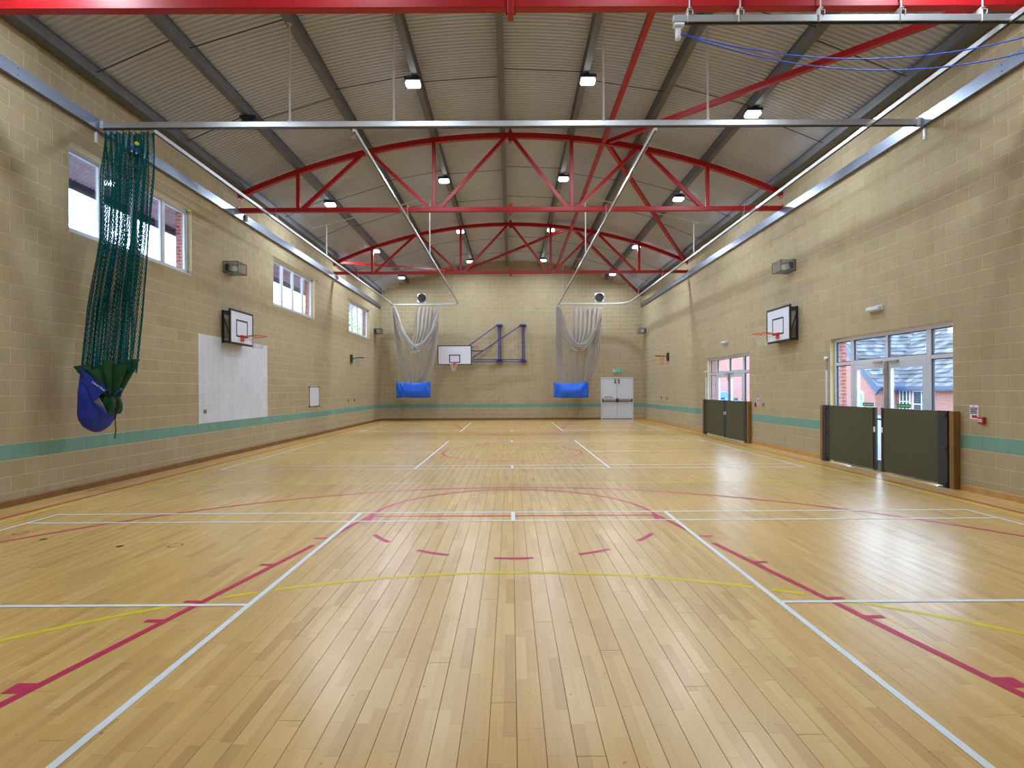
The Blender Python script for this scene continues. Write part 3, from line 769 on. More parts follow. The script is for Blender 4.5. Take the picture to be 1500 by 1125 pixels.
brace((-6.85, t2 + .1, zb(6.85)), (-2.6, YF - .03, zb(2.6)), 'red diagonal brace from the window wall eave of the last truss to the end wall')
# galvanised channel on each side wall
for s, lab in ((-1, 'galvanised steel channel along the wall above the high windows'), (1, 'galvanised steel channel along the wall above the glazed doors')):
    c = empty('wall_channel', (s * WX, 14, 6.01), lab, 'channel', 'galvanised wall channels')
    bm = BM(); x = s * (WX - .006); xo = s * (WX - .085)
    prism(bm, [(x, 6.01), (xo, 6.01), (xo, 6.205), (x, 6.205), (x, 6.197), (xo - s * -.008, 6.197), (xo - s * -.008, 6.018), (x, 6.018)], 'Y', YB + .02, YF - .03); finish('channel_section', bm, 'galv', c)
    bm = BM()
    for k in range(20):
        y = 0.4 + 1.45 * k
        for z in (6.06, 6.15): disc(bm, (xo - s * .003, y, z), .008, (1, 0, 0), .008, 6)
    finish('bolt_heads', bm, 'black', c, kind='stuff')

# ================================================================== CURTAIN AND NET TRACKS
def sweep(bm, pts, w_, h):
    """rectangular rail swept along horizontal points (top-centre line given)"""
    P = [Vector(p) for p in pts]; rings = []
    for i, p in enumerate(P):
        a = (p - P[i - 1]).normalized() if i else (P[1] - p).normalized(); b = (P[i + 1] - p).normalized() if i < len(P) - 1 else a
        d = (a + b).normalized(); n = Vector((d.y, -d.x, 0)); k = 1 / max(.5, n.dot(Vector((a.y, -a.x, 0))))
        rings.append([bm.verts.new(p + n * k * e * w_ / 2 + Vector((0, 0, z))) for e, z in ((-1, 0), (1, 0), (1, -h), (-1, -h))])
    for a, b in zip(rings, rings[1:]):
        for k in range(4): bm.faces.new((a[k], a[(k + 1) % 4], b[(k + 1) % 4], b[k]))
    bm.faces.new(rings[0]); bm.faces.new(rings[-1]); bmesh.ops.recalc_face_normals(bm, faces=bm.faces)
def corner(cx, cy, rx, ry, a0, a1, z, n=8): return [(cx + rx * math.cos(math.radians(a0 + (a1 - a0) * i / n)), cy + ry * math.sin(math.radians(a0 + (a1 - a0) * i / n)), z) for i in range(n + 1)]
def hang(parent, x, y, z0, z1, r=.02):
    bm = BM(); tube(bm, [(x, y, z0), (x, y, z1)], r, 6); box(bm, x - .03, x + .03, y - .03, y + .03, z0 - .012, z0 + .012); box(bm, x - .035, x + .035, y - .03, y + .03, z1 - .014, z1); finish('hanger_rod', bm, 'rod', parent)
# cross track
YX = 9.2
tk = empty('curtain_track', (0, YX, 6.05), 'long silver curtain track crossing the hall from wall to wall', 'track')
bm = BM(); box(bm, -6.9, 6.9, YX - .03, YX + .03, 6.055, 6.152, .006); finish('rail', bm, 'track', tk)
bm = BM(); box(bm, -6.88, 6.88, YX - .012, YX + .012, 6.035, 6.0555); finish('runner_slot', bm, 'charcoal', tk)
for s in (-1, 1):
    bm = BM(); box(bm, s * 6.88, s * 6.935, YX - .04, YX + .04, 6.04, 6.17, .006); box(bm, s * 6.925, s * (WX - .005), YX - .02, YX + .02, 6.06, 6.1); finish('wall_bracket', bm, 'pvc', tk)
    bm = BM(); box(bm, s * (WX - .004), s * (WX - .03), YX - .045, YX - .0, 5.80, 5.99, .004)
    for z in (5.84, 5.95): disc(bm, (s * (WX - .034), YX - .022, z), .012, (1, 0, 0), .012, 8)
    finish('pull_cord_bracket', bm, 'sign_white', tk)
for x in (-3.74, -1.98, 1.575, 3.34): hang(tk, x, YX, 6.152, chord_z(x) + .006)
# cricket net tracks (U shaped)
def u_track(label, pts, xs, hangers):
    t = empty('net_track', (pts[len(pts) // 2][0], 18, 6.0), label, 'track')
    bm = BM(); sweep(bm, pts, .05, .065); finish('rail', bm, 'track', t)
    bm = BM(); sweep(bm, [(p[0], p[1], p[2] - .064) for p in pts], .016, .012); finish('runner_slot', bm, 'charcoal', t)
    for x in xs:
        for y in TRUSS_Y[1:]:
            bm = BM(); tube(bm, [(x, y, 6.045), (x, y, BZ0 - .002)], .008, 6); box(bm, x - .03, x + .03, y - .07, y + .07, 6.035, 6.06, .003)
            for dy in (-.062, .062): tube(bm, [(x, y + dy, 6.05), (x, y + dy, BZ1 + .06)], .006, 5)
            finish('truss_clamp', bm, 'rod', t)
    for (y, xa, xb) in hangers:
        bm = BM(); n = 6
        p = [(xa + (xb - xa) * i / n, y, chord_z(xa) + (chord_z(xb) - chord_z(xa)) * i / n + .0) for i in range(n + 1)]
        bar(bm, p[0], p[-1], .04, .02); finish('cross_strut', bm, 'rod', t)
        for x in xs:
            f = min(1, max(0, (x - xa) / (xb - xa))); zt = chord_z(xa) + (chord_z(xb) - chord_z(xa)) * f
            hang(t, x, y, 6.045, zt)
    return t
ZT = 6.05; YN = 27.9
u_track('silver U-shaped net track on the window side of the hall', [(-6.05, YX, ZT), (-6.05, YN, ZT), (-3.4, YN, ZT)] + corner(-3.26, YN - .62, .6, .6, 90, 0, ZT)[1:] + [(-2.66, YX, ZT)], (-6.05, -2.66), [(17.85, -6.5, -1.98), (25.6, -6.5, -1.98)])
u_track('silver U-shaped net track on the glazed door side of the hall', [(2.46, YX, ZT), (2.46, YN, ZT), (5.0, YN, ZT)] + corner(5.22, YN - .82, .8, .82, 90, 0, ZT)[1:] + [(6.02, 4.2, ZT)], (2.46, 6.02), [(17.85, 1.575, 6.2), (25.6, 1.575, 6.2)])
# short track with blue cords under the nearest truss
sk = empty('cord_track', (4.5, 6.53, 6.0), 'short silver track clamped under a red truss with blue cords below', 'track')
bm = BM(); box(bm, 1.95, 6.97, 6.50, 6.56, 6.0, 6.082, .004); finish('rail', bm, 'track', sk)
bm = BM(); box(bm, 1.97, 6.96, 6.52, 6.54, 5.982, 6.001); finish('runner_slot', bm, 'black', sk)
for x in (2.15, 2.76, 3.73, 4.70, 5.68):
    bm = BM()
    tube(bm, [(x, 6.525, 6.12), (x, 6.525, 6.42)], .010, 6)
    box(bm, x - .025, x + .03, 6.51, 6.68, 6.17, 6.178, .002); box(bm, x - .025, x - .017, 6.51, 6.68, 6.10, 6.178, .002)
    box(bm, x - .03, x + .035, 6.49, 6.57, 6.13, 6.138, .002); box(bm, x - .03, x - .02, 6.49, 6.57, 5.99, 6.138, .002); box(bm, x + .026, x + .035, 6.49, 6.57, 6.08, 6.138, .002)
    disc(bm, (x, 6.525, 6.15), .02, (0, 0, 1), .03, 6); finish('beam_clamp', bm, 'rod', sk)
bm = BM(); box(bm, 1.96, 2.08, 6.49, 6.57, 5.955, 5.985, .003); box(bm, 1.985, 2.04, 6.50, 6.56, 5.80, 5.96, .004)
for z in (5.83, 5.87, 5.91): disc(bm, (2.012, 6.497, z), .008, (0, 1, 0), .008, 6)
finish('pulley_block', bm, 'sign_white', sk)
def sag(p0, p1, dz, n=24, bias=0):
    p0 = Vector(p0); p1 = Vector(p1); return [p0.lerp(p1, i / n) - Vector((0, 0, dz * 4 * (i / n) * (1 - i / n))) for i in range(n + 1)]
for k, (za, zc, d, yy, lab) in enumerate(((5.88, 6.07, .41, 6.53, 'upper blue pull cord sagging under the short track'), (5.845, 5.87, .46, 6.49, 'lower blue pull cord sagging under the short track'))):
    bm = BM(); tube(bm, sag((2.03, yy, za), (7.0, yy, zc), d), .008, 5); o = finish('pull_cord', bm, 'cord_blue', smooth=True); rebase(o, (2.03, yy, za)); tag(o, lab, 'cord', 'blue pull cords')

# ================================================================== LAMPS
rows = [0.6, 6.0, 11.35, 16.6, 21.9, 27.05]; cols = [-5.44, -2.03, 1.62, 5.07]
rl = {11.35: 'the row over the cross-hall curtain track', 16.6: 'the row just behind the middle truss', 21.9: 'the row just behind the last truss', 27.05: 'the row next to the end wall'}
cl = {-5.44: 'over the window wall', -2.03: 'window side of the ridge', 1.62: 'door side of the ridge', 5.07: 'over the door wall'}
def floodlight(x, y, lit, label):
    zt = chord_z(x); z = zt - .055
    f = empty('floodlight', (x, y, zt), label, 'lamp', 'roof floodlights')
    bm = BM(); box(bm, x - .17, x + .17, y - .12, y + .12, z - .03, z + .03, .01)
    for k in range(7): box(bm, x - .14 + .045 * k, x - .13 + .045 * k, y - .11, y + .11, z + .03, z + .05)
    finish('housing', bm, 'charcoal', f)
    bm = BM(); box(bm, x - .02, x + .02, y - .03, y + .03, z + .025, zt + .004); box(bm, x - .05, x + .05, y - .04, y + .04, zt - .006, zt + .004); finish('bracket', bm, 'charcoal', f)
    bm = BM(); box(bm, x - .15, x + .15, y - .1, y + .1, z - .11, z - .028, .03); finish('lens', bm, 'led' if lit else 'dark_glass', f)
    if lit:
        ld = bpy.data.lights.new('lamp_glow', 'AREA'); ld.shape = 'RECTANGLE'; ld.size = .3; ld.size_y = .2; ld.energy = LAMP_W * (.3 if y < 3 else 1); ld.color = LAMP_COL
        lo = bpy.data.objects.new('lamp_glow', ld); C.objects.link(lo); lo.parent = f; lo.location = (0, 0, -.18)
for y in rows:
    for x in cols:
        lit = not (y == 11.35 and x == -5.44)
        lab = ('floodlight %s, in %s' % (cl[x], rl[y])) if y in rl else 'floodlight %s, overhead %s the first truss' % (cl[x], 'close before' if y > 3 else 'one row before')
        if not lit: lab = 'unlit dark floodlight on the purlin over the green net'
        floodlight(x, y - (.2 if y == 16.6 and abs(x) > 3 else 0), lit, lab)

# ================================================================== NETS
def net(bm, fn, ns_, nt_, r, closed=False, n=3):
    """diamond netting: zigzag twines over the surface fn(s, t)"""
    for k in range(ns_ if closed else ns_ + 1):
        for sg in (1, -1):
            pts = []
            for j in range(nt_ + 1):
                c = 2 * k + (sg if j % 2 else 0)
                s = c / (2 * ns_)
                if not closed: s = min(1, max(0, s))
                pts.append(fn(s, j / nt_))
            tube(bm, pts, r, n, caps=False)
def interp(tab, t):
    for (a, va), (b, vb) in zip(tab, tab[1:]):
        if t <= b:
            f = (t - a) / (b - a) if b > a else 0; return va + (vb - va) * f
    return tab[-1][1]
rng = random.Random(3)
# green division net
gn = empty('division_net', (-6.5, YX, 6.0), 'dark green division net bunched up and hanging in front of a high window', 'net')
jit = [rng.uniform(-1, 1) for _ in range(64)]
def wav(s): return .11 * math.sin(s * 2 * PI * 8.3 + 1) + .05 * math.sin(s * 2 * PI * 19 + .6)
ZG0, ZG1 = 5.97, 1.90
Lx = [(0, -6.90), (.08, -6.90), (.45, -6.76), (.75, -6.80), (1, -6.74)]; Rx = [(0, -6.05), (.08, -6.05), (.45, -6.0), (.75, -5.95), (1, -5.88)]
Yt = [(0, YX), (.08, YX), (.45, 8.95), (.75, 8.72), (1, 8.5)]
def gfn(s, t):
    e = .5 + (s - .5) * 1.0; amp = min(1, .25 + t * 4) * (1 - .35 * t)
    x = interp(Lx, t) + (interp(Rx, t) - interp(Lx, t)) * (e + .012 * math.sin(t * 9 + s * 40)) ; q = int(s * 63)
    y = interp(Yt, t) + wav(s) * amp + .012 * jit[q] * math.sin(t * 14 + q); return (max(x, -6.93), y, ZG0 + (ZG1 - ZG0) * t + .02 * jit[q])
bm = BM(); net(bm, gfn, 175, 100, .0033); finish('netting', bm, 'net_green', gn)
bm = BM()
for k in range(44):
    s = k / 43; x = -6.9 + .85 * s; y = YX + wav(s) * .25
    tube(bm, [(x, YX, 6.04), (x, y, 5.99), (x, y, 5.93)], .0035, 4)
    box(bm, x - .006, x + .006, YX - .01, YX + .01, 6.028, 6.045)
finish('track_hook', bm, 'black', gn)
# canvas skirt below the netting, drawn together by a tie
def px(u, v, Y): return Vector(((u - 750) * Y / F_PX + CAM.x, Y, CAM.z + (574.3 - v) * Y / F_PX))
def skirt(s, t):
    a = s * 2 * PI; c0 = px(159, 536, 8.5); c1 = px(166, 580, 8.5); c = c0.lerp(c1, t)
    rx = .40 * (1 - t) + .10 * t; ry = .20 * (1 - t) + .09 * t; f = 1 + .24 * math.sin(a * 9) * (1 - .3 * t) + .06 * math.sin(a * 17)
    dz = .05 * math.sin(a * 5 + 1) * (1 - t) + (.06 * math.cos(a) * (1 - t))
    return (c.x + rx * f * math.cos(a), c.y + ry * f * math.sin(a), c.z + dz)
bm = BM(); grid(bm, skirt, 108, 8, True)
def skirt2(s, t):
    a = s * 2 * PI; c0 = px(166, 580, 8.5); c1 = px(155, 606, 8.5); c = c0.lerp(c1, t); k = math.sin(PI * min(1, t * 1.0) * .55)
    r = .09 + .14 * k; f = 1 + .14 * math.sin(a * 7 + t * 2)
    return (c.x + r * f * math.cos(a), c.y + .13 * f * math.sin(a), c.z)
grid(bm, skirt2, 84, 8, True); finish('skirt', bm, 'green_cloth', gn, smooth=True)
bm = BM(); tube(bm, [(px(166, 580, 8.5) + Vector((.12 * math.cos(a), .115 * math.sin(a), .012 * math.sin(3 * a)))) for a in [i * PI / 12 for i in range(24)]], .012, 6, True)
P = [px(173, 580, 8.35), px(173, 590, 8.33), px(175, 598, 8.34), px(171, 612, 8.33), px(171, 622, 8.33), px(172, 630, 8.33), px(170, 642, 8.33)]; tube(bm, P, .008, 6)
tube(bm, [px(171, 598, 8.33), px(172, 606, 8.33), px(168, 616, 8.33)], .007, 6)
tube(bm, [px(172, 582, 8.36), px(176, 588, 8.34), px(175, 597, 8.34), px(171, 601, 8.34)], .02, 6); finish('tie_cord', bm, 'cord_black', gn)
bm = BM(); p = px(177, 571, 8.4); tube(bm, [px(168, 579, 8.42), p + Vector((.01, 0, 0))], .006, 6); tube(bm, [p, p + Vector((.03, 0, .012)), p + Vector((.055, 0, .004))], [.008, .014, .006], 6); tube(bm, [p + Vector((.02, 0, -.01)), p + Vector((.06, 0, -.02))], .007, 6); finish('blue_toggle', bm, 'cord_blue', gn)
# blue bag holding its foot
bag = empty('net_bag', px(145, 632, 8.5), 'royal blue drawstring bag holding the foot of the green net', 'bag')
# outline (pixel columns of left / right edge down the bag)
bl = [(541, 117.5, 121), (552, 118.0, 133), (565, 118.0, 150), (580, 117.5, 168), (592, 117.0, 171.5), (604, 117.2, 168.5), (615, 119, 163), (624, 124, 158), (630, 132, 150), (632.5, 138, 146)]
def bagfn(s, t):
    k = t * (len(bl) - 1); i = min(int(k), len(bl) - 2); f = k - i
    v = bl[i][0] + (bl[i + 1][0] - bl[i][0]) * f; a0 = bl[i][1] + (bl[i + 1][1] - bl[i][1]) * f; b0 = bl[i][2] + (bl[i + 1][2] - bl[i][2]) * f
    a = s * 2 * PI; c = px((a0 + b0) / 2 + 2.5, v, 8.5); r = (b0 - a0) / 2 * 8.6 / F_PX
    w_ = 1 + .035 * math.sin(a * 6 + v * .09) + .02 * math.sin(a * 11 - v * .2); dy = min(.2, r * .8)
    slope = 0
    return (c.x + r * math.cos(a), c.y + dy * w_ * math.sin(a), c.z + slope)
bm = BM(); V = grid(bm, bagfn, 56, 27, True); bm.faces.new(V[-1][::-1])
# cut the mouth: drop the front/right faces above the slanted rim
dl = []
for f in bm.faces:
    c = f.calc_center_median(); u = (c.x - CAM.x) * F_PX / c.y + 750; v = 574.3 - (c.z - CAM.z) * F_PX / c.y
    lim = 586 + (u - 141) * (20 / 20.0) if u < 160 else 606 - (u - 160) * 1.2
    if u > 138 and v < lim and c.y < 8.56: dl.append(f)
bmesh.ops.delete(bm, geom=dl, context='FACES')
finish('bag_body', bm, 'blue_bag_dark', bag, smooth=True)
# folded-over flap with white lettering, and a turned-back corner showing the lining
def sheet(bm, pts, th=.006):
    v = [bm.verts.new(p) for p in pts]; w2 = [bm.verts.new(p + Vector((0, th, 0))) for p in pts]; n = len(pts)
    bm.faces.new(v); bm.faces.new(w2[::-1])
    for i in range(n): bm.faces.new((v[i], w2[i], w2[(i + 1) % n], v[(i + 1) % n]))
    bmesh.ops.recalc_face_normals(bm, faces=bm.faces)
YFL = 8.26
bm = BM(); sheet(bm, [px(117.5, 537, 8.36), px(125, 542, YFL), px(143, 556, YFL - .02), px(160, 570.5, YFL), px(149, 579, YFL), px(139, 587, YFL), px(131, 566, YFL - .01), px(122, 546, 8.31)]); fl = finish('flap', bm, 'blue_bag_dark', bag)
d = (px(155, 571.5, YFL) - px(138.5, 559.5, YFL)).normalized(); n_ = Vector((0, -1, 0)); up = n_.cross(d).normalized(); up = up if up.z > 0 else -up
text('flap_lettering', 'Indoor Nets', .047, 'sign_white', fl, px(146.6, 565.4, YFL - .0215), d, up, .001, True)
bm = BM(); sheet(bm, [px(138, 588, 8.30), px(147, 582, 8.27), px(153, 592, 8.26), px(158.5, 605, 8.27), px(149, 595, 8.29)]); finish('turned_lining', bm, 'lining', bag)
bm = BM(); tube(bm, [px(138, 588, 8.3), px(146, 594, 8.275), px(153, 599, 8.265), px(158.5, 606, 8.27)], .014, 6); finish('mouth_hem', bm, 'blue_bag_dark', bag)
# tennis ball and shuttlecocks caught in the green net
bm = BM(); sphere(bm, px(204.5, 211, 9.02), .034, 14); o = finish('tennis_ball', bm, 'ball', smooth=True); rebase(o, px(204.5, 211, 9.02)); tag(o, 'yellow-green tennis ball caught high in the green net', 'ball')
for (u, v), lab in (((203.5, 221), 'blue scrap caught in the green net right under the tennis ball'), ((197, 218), 'blue scrap caught in the green net left of the tennis ball')):
    sh = px(u, v, 9.02); o = empty('shuttlecock', sh, lab, 'shuttlecock')
    bm = BM(); tube(bm, [sh + Vector((0, 0, .03)), sh + Vector((0, 0, -.035))], [.026, .012], 10); finish('skirt', bm, 'sign_blue', o)
    bm = BM(); sphere(bm, sh + Vector((0, 0, -.045)), .013, 8); finish('cork', bm, 'sign_white', o)

# white cricket nets at the far end: bunches of twine between two guide curves
def qx(u, v, Y=27.85): return Vector(((u - 750) * Y / F_PX + CAM.x, Y, CAM.z + (572.3 - (u - 750) * .005 - v) * Y / F_PX))
def curve(pts, t):
    n = len(pts) - 1; k = min(int(t * n), n - 1); f = t * n - k
    p0, p1, p2, p3 = pts[max(k - 1, 0)], pts[k], pts[k + 1], pts[min(k + 2, n)]
    g = lambda a, b, c, d_: .5 * ((2 * b) + (-a + c) * f + (2 * a - 5 * b + 4 * c - d_) * f * f + (-a + 3 * b - 3 * c + d_) * f ** 3)
    return g(p0[0], p1[0], p2[0], p3[0]), g(p0[1], p1[1], p2[1], p3[1])
def bunch(bm, A, B, ns_, nt_, r, Y, depth, waves, seed):
    rr = random.Random(seed); ph = rr.uniform(0, 6)
    def fn(s, t):
        a = curve(A, t); b = curve(B, t); u = a[0] + (b[0] - a[0]) * s; v = a[1] + (b[1] - a[1]) * s
        return qx(u, v, Y + depth * math.sin(s * 2 * PI * waves + ph + .7 * math.sin(t * 5)) + depth * .4 * math.sin(s * 47 + t * 3))
    net(bm, fn, ns_, nt_, r)
RT = .0056
def cricket_net(label, balllab, o_, right, parts, bagpx, lab2, marks):
    cn = empty('cricket_net', qx(o_, 450), label, 'net', 'white cricket nets')
    for i, (A, B, ns_, nt_, Y, dep, wv) in enumerate(parts):
        bm = BM(); bunch(bm, A, B, ns_, nt_, RT, Y, dep, wv, i + int(o_)); finish('net_fold', bm, 'net_white', cn)
    bm = BM()
    for x in right:
        p = qx(x, 448, 27.9); tube(bm, [(p.x, 27.9, 5.98), (p.x, 27.9, 5.88)], .006, 4); box(bm, p.x - .01, p.x + .01, 27.885, 27.915, 5.965, 5.985)
    finish('track_hook', bm, 'grey_plate', cn)
    # blue sheet skirt folded up at the foot
    x0, x1, y0, y1 = bagpx; bg_ = empty('net_bag', qx((x0 + x1) / 2, y1, 27.8), lab2, 'bag', 'blue net bags')
    def fnb(s, t):
        a = s * 2 * PI; zt = t; c = qx((x0 + x1) / 2, y0 + (y1 - y0) * t, 27.8)
        hw = (x1 - x0) / 2 * 27.8 / F_PX; e = abs(math.cos(a)) ** .35 * (1 if math.cos(a) > 0 else -1); d_ = abs(math.sin(a)) ** .6 * (1 if math.sin(a) > 0 else -1)
        xx = c.x + hw * e; th = .12 + .10 * math.sin(PI * min(1, t * .9 + .1)) + .03 * math.sin(xx * 14 + t * 5) + .02 * math.sin(xx * 31 - t * 9)
        sagz = -.06 * (1 - abs(e) ** 2) * (1 - t) + .02 * math.sin(xx * 9) * t
        return (xx, c.y + th * d_, c.z + sagz)
    bm = BM(); V = grid(bm, fnb, 64, 14, True); bm.faces.new(V[-1][::-1]); bm.faces.new(V[0])
    bmesh.ops.recalc_face_normals(bm, faces=bm.faces); finish('sheet', bm, 'blue_bag', bg_, smooth=True)
    bm = BM()
    for a in (x0 + .5, x1 - .5): p = qx(a, y0, 27.78); q = qx(a, y1, 27.78); tube(bm, [p + Vector((0, 0, .02)), q - Vector((0, 0, .01))], .022, 6)
    finish('side_hem', bm, 'sign_blue', bg_)
    for (u, v, m, nm, lb) in marks:
        p = qx(u, v, 27.55)
        bm = BM(); sphere(bm, p, .034 if nm == 'tennis_ball' else .05, 10); o = finish(nm, bm, m, smooth=True); rebase(o, p); tag(o, lb, 'ball')
cricket_net('greyish white cricket net looped up beside the wide backboard', '', 610, [579, 583] + [612 + 2.6 * k for k in range(14)], [
    ([(577.5, 450), (578.5, 475), (581, 500), (586, 530), (596, 562)], [(582, 450), (583, 475), (588, 500), (594, 530), (602, 563)], 26, 60, 27.85, .10, 3),
    ([(578, 450), (583, 478), (592, 500), (604, 515), (618, 514), (632, 500), (641, 480)], [(582, 450), (592, 480), (603, 499), (612, 505), (625, 497), (636, 478), (644, 452)], 44, 70, 27.7, .12, 4),
    ([(613, 451), (611, 465), (609, 485), (606, 505)], [(646, 451), (644.5, 465), (640, 485), (628, 508)], 70, 36, 27.86, .10, 6),
    ([(637, 475), (634, 500), (628, 525), (619, 547), (612, 562)], [(645, 470), (643, 500), (639, 525), (633, 547), (624, 562)], 34, 56, 27.84, .12, 4),
    ([(594, 505), (600, 530), (603, 562)], [(634, 500), (628, 530), (618, 562)], 22, 34, 27.95, .06, 3),
], (582.5, 632, 560.5, 583), 'blue net bag hanging under the cricket net beside the wide backboard', [
    (603, 517.5, 'ball', 'tennis_ball', 'yellow ball in the net by the backboard, leftmost of three'), (606.5, 518, 'ball', 'tennis_ball', 'yellow ball in the net by the backboard, middle of three'),
    (610.5, 518, 'ball', 'tennis_ball', 'yellow ball in the net by the backboard, rightmost of three'), (609, 511, 'sign_teal', 'foam_ball', 'light blue foam ball in the fold of the net by the backboard')])
cricket_net('greyish white cricket net looped up beside the white fire doors', '', 850, [820, 824] + [848 + 2.6 * k for k in range(14)], [
    ([(816.5, 450), (816.5, 480), (816, 510), (817, 535), (822, 563)], [(823, 450), (825, 480), (826, 510), (826.5, 535), (828, 563)], 40, 60, 27.82, .10, 4),
    ([(819, 450), (825, 485), (836, 508), (848, 515), (862, 509), (874, 492), (881, 470)], [(823, 450), (833, 478), (844, 498), (854, 503), (866, 495), (876, 476), (884, 452)], 44, 70, 27.7, .12, 4),
    ([(842, 451), (841, 470), (840, 490), (842, 508)], [(885, 451), (884, 470), (880, 488), (862, 506)], 84, 36, 27.86, .10, 7),
    ([(870, 490), (868, 510), (863, 535), (856, 560)], [(883.5, 472), (881, 505), (876, 535), (865, 560)], 34, 50, 27.84, .12, 4),
    ([(826, 500), (828, 530), (829, 564)], [(870, 498), (866, 530), (858, 562)], 36, 38, 27.95, .08, 4),
], (813, 863.5, 561, 583), 'blue net bag hanging under the cricket net beside the fire doors', [
    (851.5, 515, 'orange', 'foam_ball', 'orange ball in the fold of the net by the fire doors'), (840, 521, 'line_yellow', 'tennis_ball', 'pale yellow ball in the fold of the net by the fire doors')])

# ================================================================== BASKETBALL GOALS
def ring_and_net(parent, c, out, r, dn, m_ring, m_net, mount, plate=True):
    """ring with centre c, 'out' = unit direction away from the board, 'mount' = distance from ring edge back to the board"""
    c = Vector(c); out = Vector(out); side = Vector((-out.y, out.x, 0))
    bm = BM(); tube(bm, [c + (out * math.cos(a) + side * math.sin(a)) * r for a in [2 * PI * i / 28 for i in range(28)]], .010, 8, True)
    ring = finish('ring', bm, m_ring, parent, smooth=True)
    bm = BM(); b = c - out * (r + mount)
    for s in (-1, 1): tube(bm, [b + side * s * .06, c - out * r * .9 + side * s * .12], .008, 6); tube(bm, [b + side * s * .05 - Vector((0, 0, .10)), c - out * r * .1 + side * s * r * .98 - Vector((0, 0, .008))], .006, 6)
    if plate:
        for k in range(1): bar(bm, b + Vector((0, 0, .03)), b - Vector((0, 0, .13)), .15, .03, tuple(out)); bar(bm, b, b + out * (mount), .11, .02)
    finish('ring_bracket', bm, m_ring, ring)
    bm = BM()
    def fn(s, t):
        a = s * 2 * PI; rr = r * (1 - .52 * min(1, t * 1.25) + .06 * max(0, t - .8)); return (c.x + rr * math.cos(a), c.y + rr * math.sin(a), c.z - .01 - dn * t)
    net(bm, fn, 12, 8, .0035, closed=True, n=4); finish('hoop_net', bm, m_net, ring)
def goal(s, y0, y1, z0, z1, label):
    xb = s * 6.76; xw = s * (WX - .005); g = empty('basketball_goal', (xw, (y0 + y1) / 2, z0), label, 'basketball goal', 'practice goals')
    X = lambda d: xb - s * d       # d > 0 : towards the room
    bm = BM(); box(bm, X(0), X(-.022), y0, y1, z0, z1, .003); brd = finish('backboard', bm, 'white', g)
    def frame(name, a, b, c, d, t, dep, par):
        bm = BM()
        for q in ((a, b, c, c + t), (a, b, d - t, d), (a, a + t, c + t, d - t), (b - t, b, c + t, d - t)): box(bm, X(dep), X(.0005 if dep < .003 else -.03), *q)
        return finish(name, bm, 'black', par)
    frame('board_edge', y0 - .005, y1 + .005, z0 - .005, z1 + .005, .05, .004, brd)
    ym = (y0 + y1) / 2; frame('target_square', ym - .29, ym + .29, z0 + .19, z0 + .62, .04, .002, brd)
    bm = BM()
    for yy in (y0 + .12, y1 - .12):
        for za, zb_ in ((z0 + .05, z0 + .05), (z1 - .06, z1 - .06)): bar(bm, (X(-.02), yy, za), (xw, yy, zb_), .035, .035)
        bar(bm, (xw + s * -.025, yy, z0 + .02), (xw + s * -.025, yy, z1 - .03), .04, .04, (1, 0, 0)); bar(bm, (X(-.04), yy, z0 + .02), (X(-.04), yy, z1 - .03), .035, .035, (1, 0, 0))
        bar(bm, (X(-.04), yy, z0 + .1), (xw + s * -.02, yy, z1 - .15), .02, .02)
    for z in (z0 + .05, z1 - .06): bar(bm, (xw + s * -.025, y0 + .12, z), (xw + s * -.025, y1 - .12, z), .035, .035)
    finish('wall_frame', bm, 'navy_steel', g)
    ring_and_net(g, (X(.17 + .225), ym, z0 + .22), (-s, 0, 0), .225, .30, 'orange', 'hoop_net', .165)
goal(-1, 13.06, 14.22, 2.755, 3.60, 'practice basketball goal on the window wall over the white painted panel')
goal(1, 13.16, 14.36, 2.77, 3.645, 'practice basketball goal on the wall between the two glazed doors')
# main goal on swing-aside frame on the end wall
mg = empty('main_basketball_goal', (-1.5, YF, 3.0), 'wide white backboard on a blue swing frame on the end wall', 'basketball goal')
YBD = 28.35
bx0, bx1, bz0, bz1 = -3.84, -2.07, 2.93, 3.94
bm = BM(); box(bm, bx0, bx1, YBD, YBD + .03, bz0, bz1, .003); brd = finish('backboard', bm, 'white', mg)
def yframe(name, a, b, c, d, t, par, dep):
    bm = BM()
    for q in ((a, b, c, c + t), (a, b, d - t, d), (a, a + t, c + t, d - t), (b - t, b, c + t, d - t)): box(bm, q[0], q[1], YBD - dep, YBD - .0005, q[2], q[3])
    return finish(name, bm, 'black', par)
yframe('board_edge', bx0 - .005, bx1 + .005, bz0 - .005, bz1 + .005, .045, brd, .005); yframe('target_square', -3.24, -2.66, 3.03, 3.46, .05, brd, .003)
ring_and_net(mg, (-2.95, YBD - .16 - .2, 3.02), (0, -1, 0), .2, .42, 'orange', 'hoop_net', .155)
bt = lambda bm, a, b, t=.06: bar(bm, a, b, t, t)
YA, YW = 28.55, YF - .06
for x, lab in ((-.66, 0), (.60, 1)):
    bm = BM()
    bt(bm, (x, YW - .25, 3.1), (x, YW - .25, 5.06)); bt(bm, (x + .1, YW, 3.06), (x + .1, YW, 5.1), .05); finish('upright', bm, 'blue_steel', mg)
    bm = BM()
    for z in (5.03, 3.14): box(bm, x - .12, x + .22, YW - .3, YF - .005, z - .04, z + .04, .006)
    finish('hinge_bracket', bm, 'blue_steel', mg)
for a, b in (((-2.2, YA, 3.95), (-.78, YW - .25, 5.0)), ((-2.05, YA, 3.28), (.5, YW - .25, 5.0)), ((-2.05, YA, 3.66), (-1.5, YA, 3.66)), ((-2.05, YA, 3.2), (.7, YW - .25, 3.2)), ((-2.05, YA, 3.09), (.7, YW - .25, 3.09))):
    bm = BM(); bt(bm, a, b, .05); finish('arm', bm, 'blue_steel', mg)
bm = BM()
